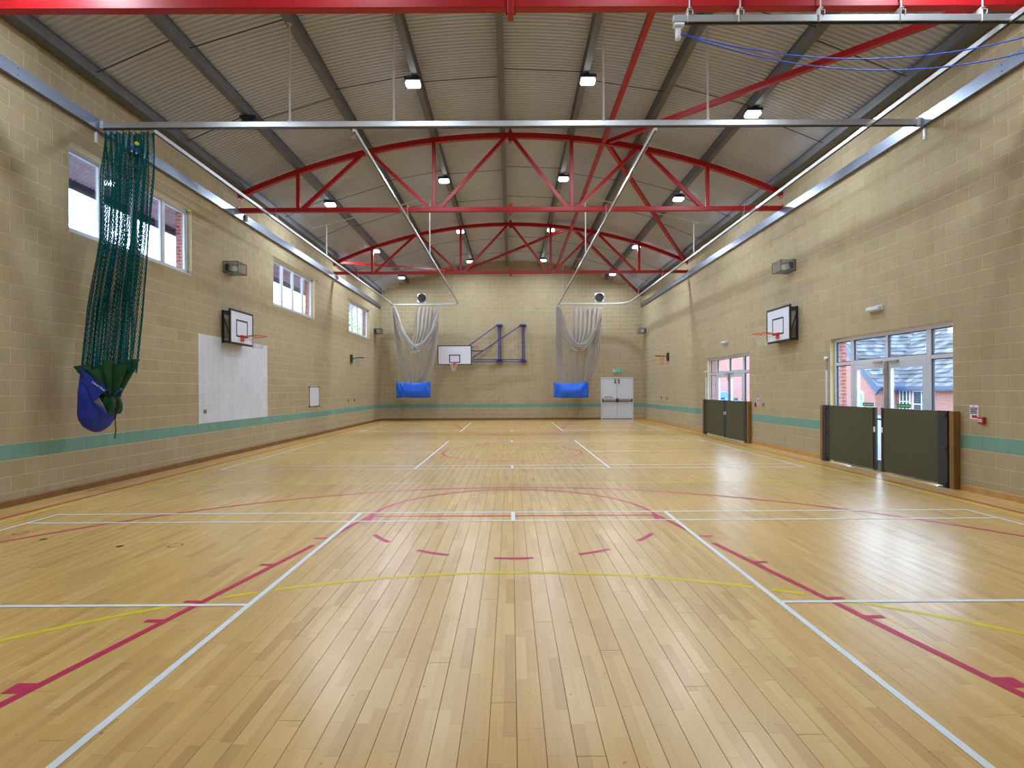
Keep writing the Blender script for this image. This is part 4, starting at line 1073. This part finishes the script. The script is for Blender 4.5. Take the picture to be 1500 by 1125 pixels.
for x in (-3.4, -2.5): bt(bm, (x, YBD + .06, bz0 + .06), (x, YBD + .06, bz1 - .06), .05)
for z in (3.1, 3.66, 3.86): bt(bm, (-3.5, YA - .04, z), (-2.0, YA - .04, z), .05)
finish('board_frame', bm, 'blue_steel', mg)
# small fold-out netball rings near the far corners
def small_ring(s, y, z, mnet, label):
    g = empty('netball_ring', (s * (WX - .005), y, z), label, 'hoop')
    bm = BM(); box(bm, s * (WX - .004), s * (WX - .075), y - .1, y + .1, z - .24, z + .12, .01); finish('wall_plate', bm, 'dark_steel', g)
    c = Vector((s * (WX - .42), y, z - .02)); r = .19
    bm = BM(); tube(bm, [c + Vector((math.cos(a), math.sin(a), 0)) * r for a in [2 * PI * i / 24 for i in range(24)]], .014, 6, True); ring = finish('ring', bm, 'dark_steel', g, smooth=True)
    bm = BM(); tube(bm, [(s * (WX - .07), y, z - .02), (s * (WX - .24), y, z - .02)], .016, 6); tube(bm, [(s * (WX - .07), y, z - .12), (s * (WX - .24), y, z - .03)], .012, 6); finish('stay', bm, 'dark_steel', ring)
    bm = BM(); cc = c + Vector((s * .12, 0, 0))
    def fn(q, t): a = q * 2 * PI; rr = .08 + .02 * math.sin(a * 5); return (cc.x + rr * math.cos(a), cc.y + rr * math.sin(a), cc.z - .01 - .38 * t)
    net(bm, fn, 12, 8, .006, closed=True, n=4); finish('hoop_net', bm, mnet, ring)
small_ring(-1, 23.75, 3.06, 'net_sage', 'small dark hoop with a pale green net on the window wall')
small_ring(1, 24.2, 3.10, 'net_orange', 'small dark hoop with an orange net on the glazed door wall')

# ================================================================== WALL FITTINGS
def caged(s, y, z, wd, label):
    xw = s * (WX - .005); d = .37; h = .26; g = empty('caged_wall_light', (xw, y + wd / 2, z), label, 'wall light', 'caged wall lights')
    X = lambda q: xw - s * q
    bm = BM(); box(bm, X(0), X(.012), y, y + wd, z, z + h, .003); finish('back_plate', bm, 'grey_plate', g)
    bm = BM()
    P = [(X(.01), y, z), (X(.01), y + wd, z), (X(d), y, z), (X(d), y + wd, z)]
    for a, b in ((0, 1), (0, 2), (1, 3), (2, 3)):
        for zz in (0, h): tube(bm, [Vector(P[a]) + Vector((0, 0, zz)), Vector(P[b]) + Vector((0, 0, zz))], .007, 5)
    for p in P: tube(bm, [p, Vector(p) + Vector((0, 0, h))], .007, 5)
    finish('cage_frame', bm, 'charcoal', g)
    bm = BM(); r = .0028; stp = .03
    n = int(d / stp)
    for i in range(1, n + 1):
        q = d * i / (n + 1)
        for yy in (y, y + wd): tube(bm, [(X(q), yy, z), (X(q), yy, z + h)], r, 3)
        for zz in (z, z + h): tube(bm, [(X(q), y, zz), (X(q), y + wd, zz)], r, 3)
    n = int(wd / stp)
    for i in range(1, n + 1):
        yy = y + wd * i / (n + 1); tube(bm, [(X(d), yy, z), (X(d), yy, z + h)], r, 3)
        for zz in (z, z + h): tube(bm, [(X(.01), yy, zz), (X(d), yy, zz)], r, 3)
    n = int(h / stp)
    for i in range(1, n + 1):
        zz = z + h * i / (n + 1); tube(bm, [(X(d), y, zz), (X(d), y + wd, zz)], r, 3)
        for yy in (y, y + wd): tube(bm, [(X(.01), yy, zz), (X(d), yy, zz)], r, 3)
    finish('wire_guard', bm, 'mesh_wire', g)
    bm = BM(); box(bm, X(.012), X(.10), y + .08, y + wd - .08, z + .06, z + h - .04, .01); body = finish('light_body', bm, 'charcoal', g)
    bm = BM(); bar(bm, (X(.10), y + wd / 2, z + .14), (X(.20), y + wd / 2, z + .10), wd - .18, .13, bev=.02); finish('lamp_glass', bm, 'lampglass', body)
caged(-1, 13.22, 4.505, .44, 'caged light over the practice goal by the white painted panel')
caged(1, 13.36, 4.515, .44, 'caged light over the practice goal between the glazed doors')
caged(-1, 27.75, 4.52, .44, 'caged light in the corner by the window wall and the cricket net')
caged(1, 28.1, 4.52, .44, 'caged light in the corner above the white fire doors')
# extract fans
def fan(x, label):
    z = 6.53; f = empty('extract_fan', (x, YF, z), label, 'fan', 'round extract fans')
    bm = BM(); box(bm, x - .24, x + .24, YF - .03, YF - .004, z - .24, z + .24, .006); finish('mounting_plate', bm, 'steel_bar', f)
    bm = BM(); tube(bm, [(x, YF - .10, z), (x, YF - .028, z)], [.205, .215], 28); finish('duct', bm, 'black', f)
    bm = BM(); tube(bm, [Vector((x + .205 * math.cos(a), YF - .105, z + .205 * math.sin(a))) for a in [2 * PI * i / 28 for i in range(28)]], .015, 6, True)
    for k in range(5): rr = .04 + .033 * k; tube(bm, [Vector((x + rr * math.cos(a), YF - .125, z + rr * math.sin(a))) for a in [2 * PI * i / 24 for i in range(24)]], .003, 4, True)
    for k in range(6): a = k * PI / 3; tube(bm, [(x, YF - .122, z), (x + .205 * math.cos(a), YF - .112, z + .205 * math.sin(a))], .004, 4)
    finish('guard', bm, 'black', f)
    bm = BM(); disc(bm, (x, YF - .112, z), .05, (0, 1, 0), .02, 16)
    for k in range(6):
        a = k * PI / 3 + .2; d = Vector((math.cos(a), 0, math.sin(a))); bar(bm, Vector((x, YF - .108, z)) + d * .04, Vector((x, YF - .106, z)) + d * .18, .075, .006, (0.3 * math.sin(a), -1, -.3 * math.cos(a)))
    finish('blade', bm, 'charcoal', f)
fan(-4.76, 'round black extract fan above the cricket net by the backboard'); fan(4.74, 'round black extract fan above the cricket net by the fire doors')
# exit sign box
ex = empty('exit_sign', (5.665, YF, 2.5), 'green running-man exit sign above the white fire doors', 'sign')
bm = BM(); box(bm, 5.44, 5.89, YF - .06, YF - .004, 2.5, 2.69, .008); finish('sign_case', bm, 'white', ex)
bm = BM(); box(bm, 5.455, 5.875, YF - .066, YF - .059, 2.515, 2.675); finish('sign_face', bm, 'exit_lit', ex)
bm = BM(); q = 5.60
disc(bm, (q + .03, YF - .067, 2.645), .014, (0, 1, 0), .002, 10)
for a, b, t in (((q + .02, 2.625), (q, 2.585), .02), ((q, 2.585), (q + .035, 2.565), .014), ((q + .035, 2.565), (q + .03, 2.535), .012), ((q, 2.585), (q - .03, 2.56), .014), ((q - .03, 2.56), (q - .055, 2.562), .012), ((q + .02, 2.62), (q + .05, 2.6), .01), ((q + .02, 2.62), (q - .02, 2.61), .01)):
    bar(bm, (a[0], YF - .067, a[1]), (b[0], YF - .067, b[1]), .002, t, (0, 0, 1) if abs(a[0] - b[0]) > abs(a[1] - b[1]) else (1, 0, 0))
box(bm, 5.475, 5.53, YF - .068, YF - .066, 2.535, 2.66)
bar(bm, (5.74, YF - .067, 2.64), (5.74, YF - .067, 2.565), .014, .002, (0, 1, 0)); prism(bm, [(5.705, 2.575), (5.775, 2.575), (5.74, 2.535)], 'Y', YF - .068, YF - .066)
finish('pictogram', bm, 'sign_white', ex)
# whiteboard
wbd = empty('whiteboard', (-WX, 19.3, 1.06), 'small upright whiteboard on the window wall past the white painted panel', 'whiteboard')
y0, y1, z0, z1 = 18.84, 19.76, 1.06, 1.735; xw = -WX + .005
bm = BM(); box(bm, xw, xw + .014, y0, y1, z0, z1); finish('board_panel', bm, 'white', wbd)
bm = BM()
for q in ((y0 - .012, y1 + .012, z0 - .012, z0 + .012), (y0 - .012, y1 + .012, z1 - .012, z1 + .012), (y0 - .012, y0 + .012, z0 + .012, z1 - .012), (y1 - .012, y1 + .012, z0 + .012, z1 - .012)): box(bm, xw, xw + .022, *q, .003)
finish('board_frame', bm, 'grey_plate', wbd)
for yy in (y0, y1):
    for zz in (z0, z1): bm = BM(); box(bm, xw, xw + .027, yy - .03, yy + .03, zz - .03, zz + .03, .006); finish('corner_cap', bm, 'black', wbd)
# sockets and switches
def plate(s, y, z, w_, h, m, name, label, cat, group=None, rocker=True):
    x = s * (WX - .004); o = empty(name, (x, y, z), label, cat, group)
    bm = BM(); box(bm, x, x - s * .014, y - w_ / 2, y + w_ / 2, z - h / 2, z + h / 2, .003); finish('faceplate', bm, m, o)
    bm = BM()
    for dy in (-.2, .2): box(bm, x - s * .013, x - s * .019, y + dy * w_ - w_ * .1, y + dy * w_ + w_ * .1, z - h * .2, z + h * .2, .002)
    finish('socket_insert', bm, 'charcoal', o)
plate(-1, 12.42, 1.14, .1, .1, 'grey_plate', 'wall_socket', 'square metal socket low on the white painted panel', 'socket')
plate(-1, 23.35, 1.17, .09, .15, 'socket', 'wall_socket', 'brown plate on the window wall, the one further from the end wall', 'socket', 'brown wall plates')
plate(-1, 24.25, 1.17, .09, .15, 'socket', 'wall_socket', 'brown plate on the window wall, the one nearer the end wall', 'socket', 'brown wall plates')
plate(1, 24.45, 1.17, .09, .15, 'socket', 'wall_socket', 'brown plate on the glazed door wall, first past the smaller door', 'socket', 'brown wall plates')
plate(1, 25.4, 1.19, .09, .15, 'socket', 'wall_socket', 'brown plate on the glazed door wall, second past the smaller door', 'socket', 'brown wall plates')
plate(1, 28.3, 1.23, .08, .16, 'socket', 'wall_socket', 'brown plate next to the room corner by the fire doors', 'socket', 'brown wall plates')
plate(1, 15.12, 1.155, .11, .11, 'grey_plate', 'wall_socket', 'square metal socket between the two glazed doors', 'socket')
# fire notices and call points
def notice(y, z, hgt, label):
    x = WX - .004; wd = hgt * .7; o = empty('fire_notice', (x, y, z), label, 'sign', 'fire action notices')
    bm = BM(); box(bm, x, x - .004, y - wd / 2, y + wd / 2, z - hgt / 2, z + hgt / 2); finish('notice_sheet', bm, 'sign_white', o)
    zt = z + hgt / 2; pr = lambda a, b, c, d, m, n: finish(n, (lambda bm: (box(bm, x - .004, x - .0052, y - wd / 2 + wd * a, y - wd / 2 + wd * b, zt - hgt * d, zt - hgt * c), bm)[1])(BM()), m, o)
    bm = BM(); disc(bm, (x - .0048, y, zt - hgt * .10), hgt * .045, (1, 0, 0), .0012, 12); finish('notice_emblem', bm, 'sign_blue', o)
    pr(.08, .92, .18, .27, 'sign_blue', 'notice_band'); pr(.10, .92, .30, .40, 'sign_red', 'notice_band'); pr(.12, .92, .44, .52, 'text_dark', 'notice_band'); pr(.10, .92, .55, .64, 'sign_teal', 'notice_band'); pr(.10, .72, .72, .92, 'sign_red', 'notice_band')
    text('notice_lettering', 'Fire action', hgt * .085, 'sign_white', o, (x - .0056, y, zt - hgt * .225), (0, -1, 0), (0, 0, 1))
def callpoint(y, z, e, label):
    x = WX - .004; o = empty('fire_call_point', (x, y, z), label, 'alarm', 'red call points')
    bm = BM(); box(bm, x, x - .05, y - e / 2, y + e / 2, z - e / 2, z + e / 2, .008); finish('call_box', bm, 'sign_red', o)
    bm = BM(); box(bm, x - .05, x - .053, y - e * .32, y + e * .32, z - e * .2, z + e * .2, .001); gl = finish('push_glass', bm, 'sign_white', o)
    bm = BM(); disc(bm, (x - .0535, y, z), e * .08, (1, 0, 0), .002, 10); box(bm, x - .053, x - .0545, y - e * .22, y - e * .12, z - .004, z + .004); box(bm, x - .053, x - .0545, y + e * .12, y + e * .22, z - .004, z + .004); finish('push_mark', bm, 'text_dark', gl)
notice(8.235, 1.225, .215, 'fire notice beside the larger glazed door'); callpoint(8.075, 1.105, .105, 'red call point beside the larger glazed door')
notice(15.46, 1.235, .2, 'fire notice on the wall between the two glazed doors'); callpoint(15.60, 1.15, .1, 'red call point on the wall between the two glazed doors')
# emergency lights above the glazed doors
def emlight(y, label):
    x = WX - .005; o = empty('emergency_light', (x, y, 3.07), label, 'wall light', 'emergency lights')
    bm = BM(); box(bm, x, x - .035, y - .2, y + .2, 3.07, 3.17, .006); finish('base', bm, 'white', o)
    bm = BM(); box(bm, x - .034, x - .10, y - .19, y + .19, 3.078, 3.162, .018); finish('diffuser', bm, 'lampglass', o)
emlight(10.42, 'white emergency light above the larger glazed door'); emlight(17.75, 'white emergency light above the smaller glazed door further away')
# door sensors with conduit
def sensor(y, z, label):
    x = WX - .005; o = empty('door_sensor', (x, y, z), label, 'sensor', 'round door sensors')
    bm = BM(); disc(bm, (x - .015, y, z), .045, (1, 0, 0), .03, 18); sphere(bm, (x - .032, y, z), .038, 14); finish('dome', bm, 'sign_white', o, smooth=True)
    bm = BM(); tube(bm, [(x - .014, y, 2.0), (x - .014, y, 0.35)], .022, 10); tube(bm, [(x - .014, y, z), (x - .014, y, 2.0)], .009, 8); finish('conduit', bm, 'white', o, smooth=True)
sensor(12.06, 2.26, 'white round sensor and pipe beside the larger glazed door'); sensor(19.52, 2.2, 'white round sensor and pipe beside the smaller glazed door')
# small white sensors under the truss bearings
for y, lab in ((14.2, 'small white sensor under the window wall end of the middle truss'), (21.7, 'small white sensor under the window wall end of the last truss')):
    o = empty('wall_sensor', (-WX + .09, y, 6.1), lab, 'sensor')
    bm = BM(); box(bm, -6.935, -6.86, y - .03, y + .03, 6.03, 6.19, .012); finish('body', bm, 'sign_white', o)
    bm = BM(); box(bm, -6.96, -6.92, y - .06, y + .0, 6.06, 6.2, .006); finish('bracket', bm, 'black', o)
# smoke detectors
for x, y, lab in ((-3.98, 13.7, 'round white smoke detector on the roof before the middle truss'), (-4.05, 24.7, 'round white smoke detector on the roof beyond the last truss')):
    z = roof_z(x) - .012; bm = BM(); tube(bm, [(x, y, z + .02), (x, y, z - .02), (x, y, z - .05)], [.055, .055, .035], 18); o = finish('smoke_detector', bm, 'white'); rebase(o, (x, y, z)); tag(o, lab, 'detector')

# ================================================================== LOW GUARD PANELS IN FRONT OF THE GLAZED DOORS
def guard(y0, y1, hinge_high_y, label, xg=WX - .075, tagcol='sign_white'):
    """one hinged panel; y0 < y1; hinge side at y1 if hinge_high_y else y0"""
    g = empty('guard_panel', (xg, (y0 + y1) / 2, .03), label, 'panel', 'low guard panels'); z0, z1 = .05, 1.225
    bm = BM(); box(bm, xg - .022, xg + .02, y0 + .05, y1 - .05, z0, z1, .003); finish('board', bm, 'olive', g)
    hy, fy = (y1, y0) if hinge_high_y else (y0, y1); sg = 1 if hinge_high_y else -1
    bm = BM(); box(bm, xg - .022, xg + .02, fy, fy + sg * .075, z0 - .015, z1 + .004, .003); edge = finish('leading_edge', bm, 'charcoal', g)
    bm = BM(); box(bm, xg - .028, xg + .028, hy - sg * .16, hy - sg * .05, z0 - .01, z1 + .004, .003)
    for k in range(5): disc(bm, (xg - .03, hy - sg * .11, .15 + .25 * k), .009, (1, 0, 0), .006, 8)
    finish('hinge_plate', bm, 'charcoal', g)
    bm = BM(); box(bm, xg - .035, xg + .035, hy - sg * .045, hy + sg * .045, .0, z1 + .005, .004); finish('hinge_post', bm, 'charcoal', g)
    for z in (.06, .62, 1.16): bm = BM(); box(bm, xg - .05, xg - .02, hy - sg * .09, hy + sg * .03, z - .03, z + .03, .004); finish('hinge_knuckle', bm, 'charcoal', g)
    bm = BM(); box(bm, xg - .06, xg + .04, hy - sg * .12, hy + sg * .06, .0, .012, .002); finish('foot_plate', bm, 'charcoal', g)
    bm = BM(); box(bm, xg - .028, xg - .021, fy + sg * .01, fy + sg * .055, .76, .86, .001); finish('label_tag', bm, tagcol, edge)
    return g
def posts(y, label):
    bm = BM(); box(bm, WX - .11, WX - .006, y - .045, y + .045, .0, 1.225, .004); o = finish('timber_post', bm, 'wood_post'); rebase(o, (WX - .06, y, 0)); tag(o, label, 'post', 'timber side posts')
D1 = DOOR_Y[0]; D2 = DOOR_Y[1]
m1 = 10.25; m2 = 17.62
guard(m1 + .08, D1[1] + .05, True, 'olive guard panel across the far half of the larger glazed door')
guard(D1[0] + .03, m1 - .07, False, 'olive guard panel across the near half of the larger glazed door')
guard(m2 + .022, D2[1] + .05, True, 'olive guard panel across the far half of the smaller glazed door')
guard(D2[0] + .03, m2 - .022, False, 'olive guard panel across the near half of the smaller glazed door')
posts(D1[0] - .095, 'tall brown timber post at the near side of the larger glazed door'); posts(D1[1] + .165, 'narrow brown timber post at the far side of the larger glazed door')
posts(D2[0] - .095, 'brown timber post at the near side of the smaller glazed door'); posts(D2[1] + .165, 'brown timber post at the far side of the smaller glazed door')

# ================================================================== OUTSIDE
bm = BM(); box(bm, WX + WALL_T, 90, -30, 120, -1.25, -.06); finish('ground_right', bm, 'tarmac', kind='structure')
bm = BM(); box(bm, -90, -WX - WALL_T, -30, 120, -.25, -.06); finish('ground_left', bm, 'tarmac', kind='structure')
# neighbouring brick building: long slated wing with a cross gable
nb_ = empty('brick_building', (23, 25, -.06), 'red brick building with a low slate roof seen through the larger glazed door', 'building')
KB = 1.8; XG, XM, ZE = 22.5, 23.8, 1.64
bm = BM(); box(bm, XM, XM + 14, 3.6, 47, -.06, ZE); finish('main_wall', bm, 'brick_far', nb_)
sl = .84; Lr = 14.0
def slates(bm, org, al, up, rows, rise, length, wd, skip=None):
    org = Vector(org); al = Vector(al).normalized(); up = Vector(up).normalized(); nm = al.cross(up); nm = nm if nm.z > 0 else -nm
    for k in range(rows):
        n = int(length(k) / wd)
        for j in range(n):
            a = org + up * k * rise + al * (wd * (j + (.5 if k % 2 else 0))); b = a + al * (wd - .012); h = .03 + rng.uniform(0, .05)
            v = [bm.verts.new(p) for p in (a + nm * h, b + nm * h, b + up * rise * 1.3 + nm * .008, a + up * rise * 1.3 + nm * .008)]; e = [bm.verts.new(p) for p in (a, b)]
            bm.faces.new((v[3], v[2], v[1], v[0])); bm.faces.new((v[0], v[1], e[1], e[0]))
    bmesh.ops.recalc_face_normals(bm, faces=bm.faces)
bm = BM(); slates(bm, (XM - .35, 2.5, ZE), (0, 1, 0), (1, 0, sl), 46, .4, lambda k: 44.0, .5)
finish('slate_roof', bm, 'slate', nb_, kind='stuff')
bm = BM(); prism(bm, [(XM - .35, ZE - .06), (XM + Lr, ZE - .06), (XM + Lr - .35, ZE - .06 + Lr * sl)], 'Y', 2.8, 47.5); finish('roof_body', bm, 'slate', nb_)
bm = BM(); box(bm, XM - .45, XM - .33, 2.5, 33.2, ZE - .14, ZE + .06); box(bm, XM - .42, XM, 2.5, 33.2, ZE - .2, ZE - .14); finish('gutter', bm, 'fascia_blue', nb_)
gy0, gy1 = 33.3, 44.3; gm = (gy0 + gy1) / 2; gz = ZE + (gm - gy0) * .85
bm = BM(); prism(bm, [(gy0 + .25, -.06), (gy1 - .25, -.06), (gy1 - .25, ZE), (gm, gz), (gy0 + .25, ZE)], 'X', XG, XG + 6); finish('gable_wall', bm, 'brick_far', nb_)
for a, b in ((gy0 - .1, gm), (gy1 + .1, gm)):
    bm = BM(); bar(bm, (XG - .03, a, ZE - .24), (XG - .03, b, gz + .02), .12, .42, (0, .62 if a < b else -.62, -.78)); finish('bargeboard', bm, 'fascia_blue', nb_)
    bm = BM(); za = ZE - .05; hz = gz + .1; xb0, xb1 = XM - .2, XM - .2 + (hz - za) / sl
    v = [bm.verts.new(p) for p in ((XG - .1, a, za), (xb0, a, za), (xb1, b, hz), (XG - .1, b, hz))]; v2 = [bm.verts.new(x.co + Vector((0, 0, .06))) for x in v]
    bm.faces.new(v); bm.faces.new(v2[::-1])
    for i in range(4): bm.faces.new((v[i], v[(i + 1) % 4], v2[(i + 1) % 4], v2[i]))
    bmesh.ops.recalc_face_normals(bm, faces=bm.faces); finish('gable_roof', bm, 'slate', nb_)
    upv = Vector((0, b - a, hz - za)); nr = int(upv.length / .4); ys = upv.normalized()
    bm = BM(); slates(bm, (XG - .1, a, za + .06), (1, 0, 0), upv, nr, .4, lambda k: xb0 - XG + .1 + (xb1 - xb0) * (k + 1) / nr, .5); finish('gable_slates', bm, 'slate', nb_, kind='stuff')
def bwin(x, y0, y1, z0, z1, pane, arch=False, bars=1):
    bm = BM(); t = .07
    for q in ((y0, y1, z0, z0 + t), (y0, y1, z1 - t, z1), (y0, y0 + t, z0, z1), (y1 - t, y1, z0, z1)): box(bm, x - .05, x + .01, *q)
    for k in range(bars): yy = y0 + (y1 - y0) * (k + 1) / (bars + 1); box(bm, x - .045, x + .01, yy - .03, yy + .03, z0, z1)
    zz = z0 + (z1 - z0) * .45; box(bm, x - .04, x + .01, y0, y1, zz - .025, zz + .025)
    if arch:
        n = 10; ps = [(y0 + (y1 - y0) * i / n, z1 + .18 * math.sin(PI * i / n)) for i in range(n + 1)]; prism(bm, [(y0, z1 - .02)] + ps[1:-1] + [(y1, z1 - .02)], 'X', x - .05, x + .01)
    f = finish('window', bm, 'fascia_white', nb_)
    bm = BM(); box(bm, x - .02, x - .01, y0 + t, y1 - t, z0 + t, z1 - t); finish('pane', bm, pane, f)
bwin(XG - .005, 34.6, 35.5, .35, 1.3, 'green_blind', True)
bwin(XM - .005, 32.3, 33.2, .2, ZE - .15, 'dark_glass', False, 2)
bwin(XM - .005, 30.7, 32.1, .0, ZE - .2, 'dark_glass', False, 1)
# further building and cars, glimpsed through the smaller door
fb = empty('far_building', (26, 50, -.06), 'distant brick building with white bargeboards seen through the smaller glazed door', 'building')
bm = BM(); prism(bm, [(42, -.06), (66, -.06), (66, 3.2), (54, 10.5), (42, 3.2)], 'X', 24, 34); finish('gable_wall', bm, 'brick_far', fb)
for a, b in ((41.4, 54), (66.6, 54)):
    bm = BM(); v = [bm.verts.new(p) for p in ((23.5, a, 3.0), (34, a, 3.0), (34, b, 10.8), (23.5, b, 10.8))]; v2 = [bm.verts.new(x.co + Vector((0, 0, .25))) for x in v]
    bm.faces.new(v); bm.faces.new(v2[::-1])
    for i in range(4): bm.faces.new((v[i], v[(i + 1) % 4], v2[(i + 1) % 4], v2[i]))
    bmesh.ops.recalc_face_normals(bm, faces=bm.faces); finish('roof_slope', bm, 'slate', fb)
    bm = BM(); bar(bm, (23.45, a, 3.05), (23.45, b, 10.85), .1, .4, (0, -.5, .85)); finish('bargeboard', bm, 'fascia_white', fb)
def car(x, y, paint, label):
    c = empty('car', (x, y, -.06), label, 'car'); L, Wd = 4.2, 1.75
    prof_ = [(-2.1, .35), (-2.08, .75), (-1.9, .92), (-1.0, 1.0), (-.55, 1.42), (.9, 1.5), (1.65, 1.05), (2.0, .95), (2.1, .7), (2.08, .35)]
    bm = BM(); prism(bm, [(y + a, z - .06) for a, z in prof_], 'X', x - Wd / 2, x + Wd / 2); bmesh.ops.bevel(bm, geom=list(bm.edges), offset=.06, segments=2, affect='EDGES', clamp_overlap=True); finish('body', bm, paint, c, smooth=False)
    for sx_ in (-1, 1):
        bm = BM(); prism(bm, [(y + a, z - .06) for a, z in ((-.9, 1.0), (-.5, 1.36), (.85, 1.42), (1.45, 1.05))], 'X', x + sx_ * Wd / 2, x + sx_ * (Wd / 2 + .012)); finish('side_window', bm, 'dark_glass', c)
        for a in (-1.35, 1.3): bm = BM(); disc(bm, (x + sx_ * (Wd / 2 - .05), y + a, .25), .31, (1, 0, 0), .2, 18); finish('wheel', bm, 'tyre', c)
car(15.4, 40.6, 'car_blue', 'blue car parked outside, seen through the smaller glazed door'); car(13.0, 37.4, 'car_grey', 'dark grey car parked outside beside the blue one')
# trees outside the far left window
def tree(x, y, h, r, label, seed):
    rr = random.Random(seed); t = empty('tree', (x, y, -.06), label, 'tree')
    bm = BM(); tube(bm, [(x, y, -.06), (x + .1, y, h * .35), (x, y + .1, h * .7)], [.22, .16, .06], 8)
    for k in range(14):
        a = rr.uniform(0, 6.28); z = h * rr.uniform(.3, .65); e = Vector((x + r * .75 * math.cos(a), y + r * .75 * math.sin(a), z + h * .2)); tube(bm, [(x, y, z), e], [.06, .015], 5)
    finish('trunk', bm, 'bark', t)
    bm = BM()
    for k in range(5200):
        while True:
            p = Vector((rr.uniform(-1, 1), rr.uniform(-1, 1), rr.uniform(-1, 1)))
            if .25 < p.length < 1: break
        c = Vector((x, y, h * .68)) + Vector((p.x * r, p.y * r, p.z * h * .36)); n = Vector((rr.gauss(0, 1), rr.gauss(0, 1), rr.gauss(0, 1))).normalized(); s_, u_ = frame_of(n); q = rr.uniform(.07, .13)
        bm.faces.new([bm.verts.new(c + s_ * q), bm.verts.new(c + u_ * q * .5), bm.verts.new(c - s_ * q), bm.verts.new(c - u_ * q * .5)])
    finish('foliage', bm, 'leaf', t, kind='stuff')
tree(-15.5, 47, 9.0, 3.6, 'pale green tree outside the last high window, the taller one', 1); tree(-13.0, 38.5, 7.6, 2.6, 'pale green tree outside the last high window, the shorter one', 2)
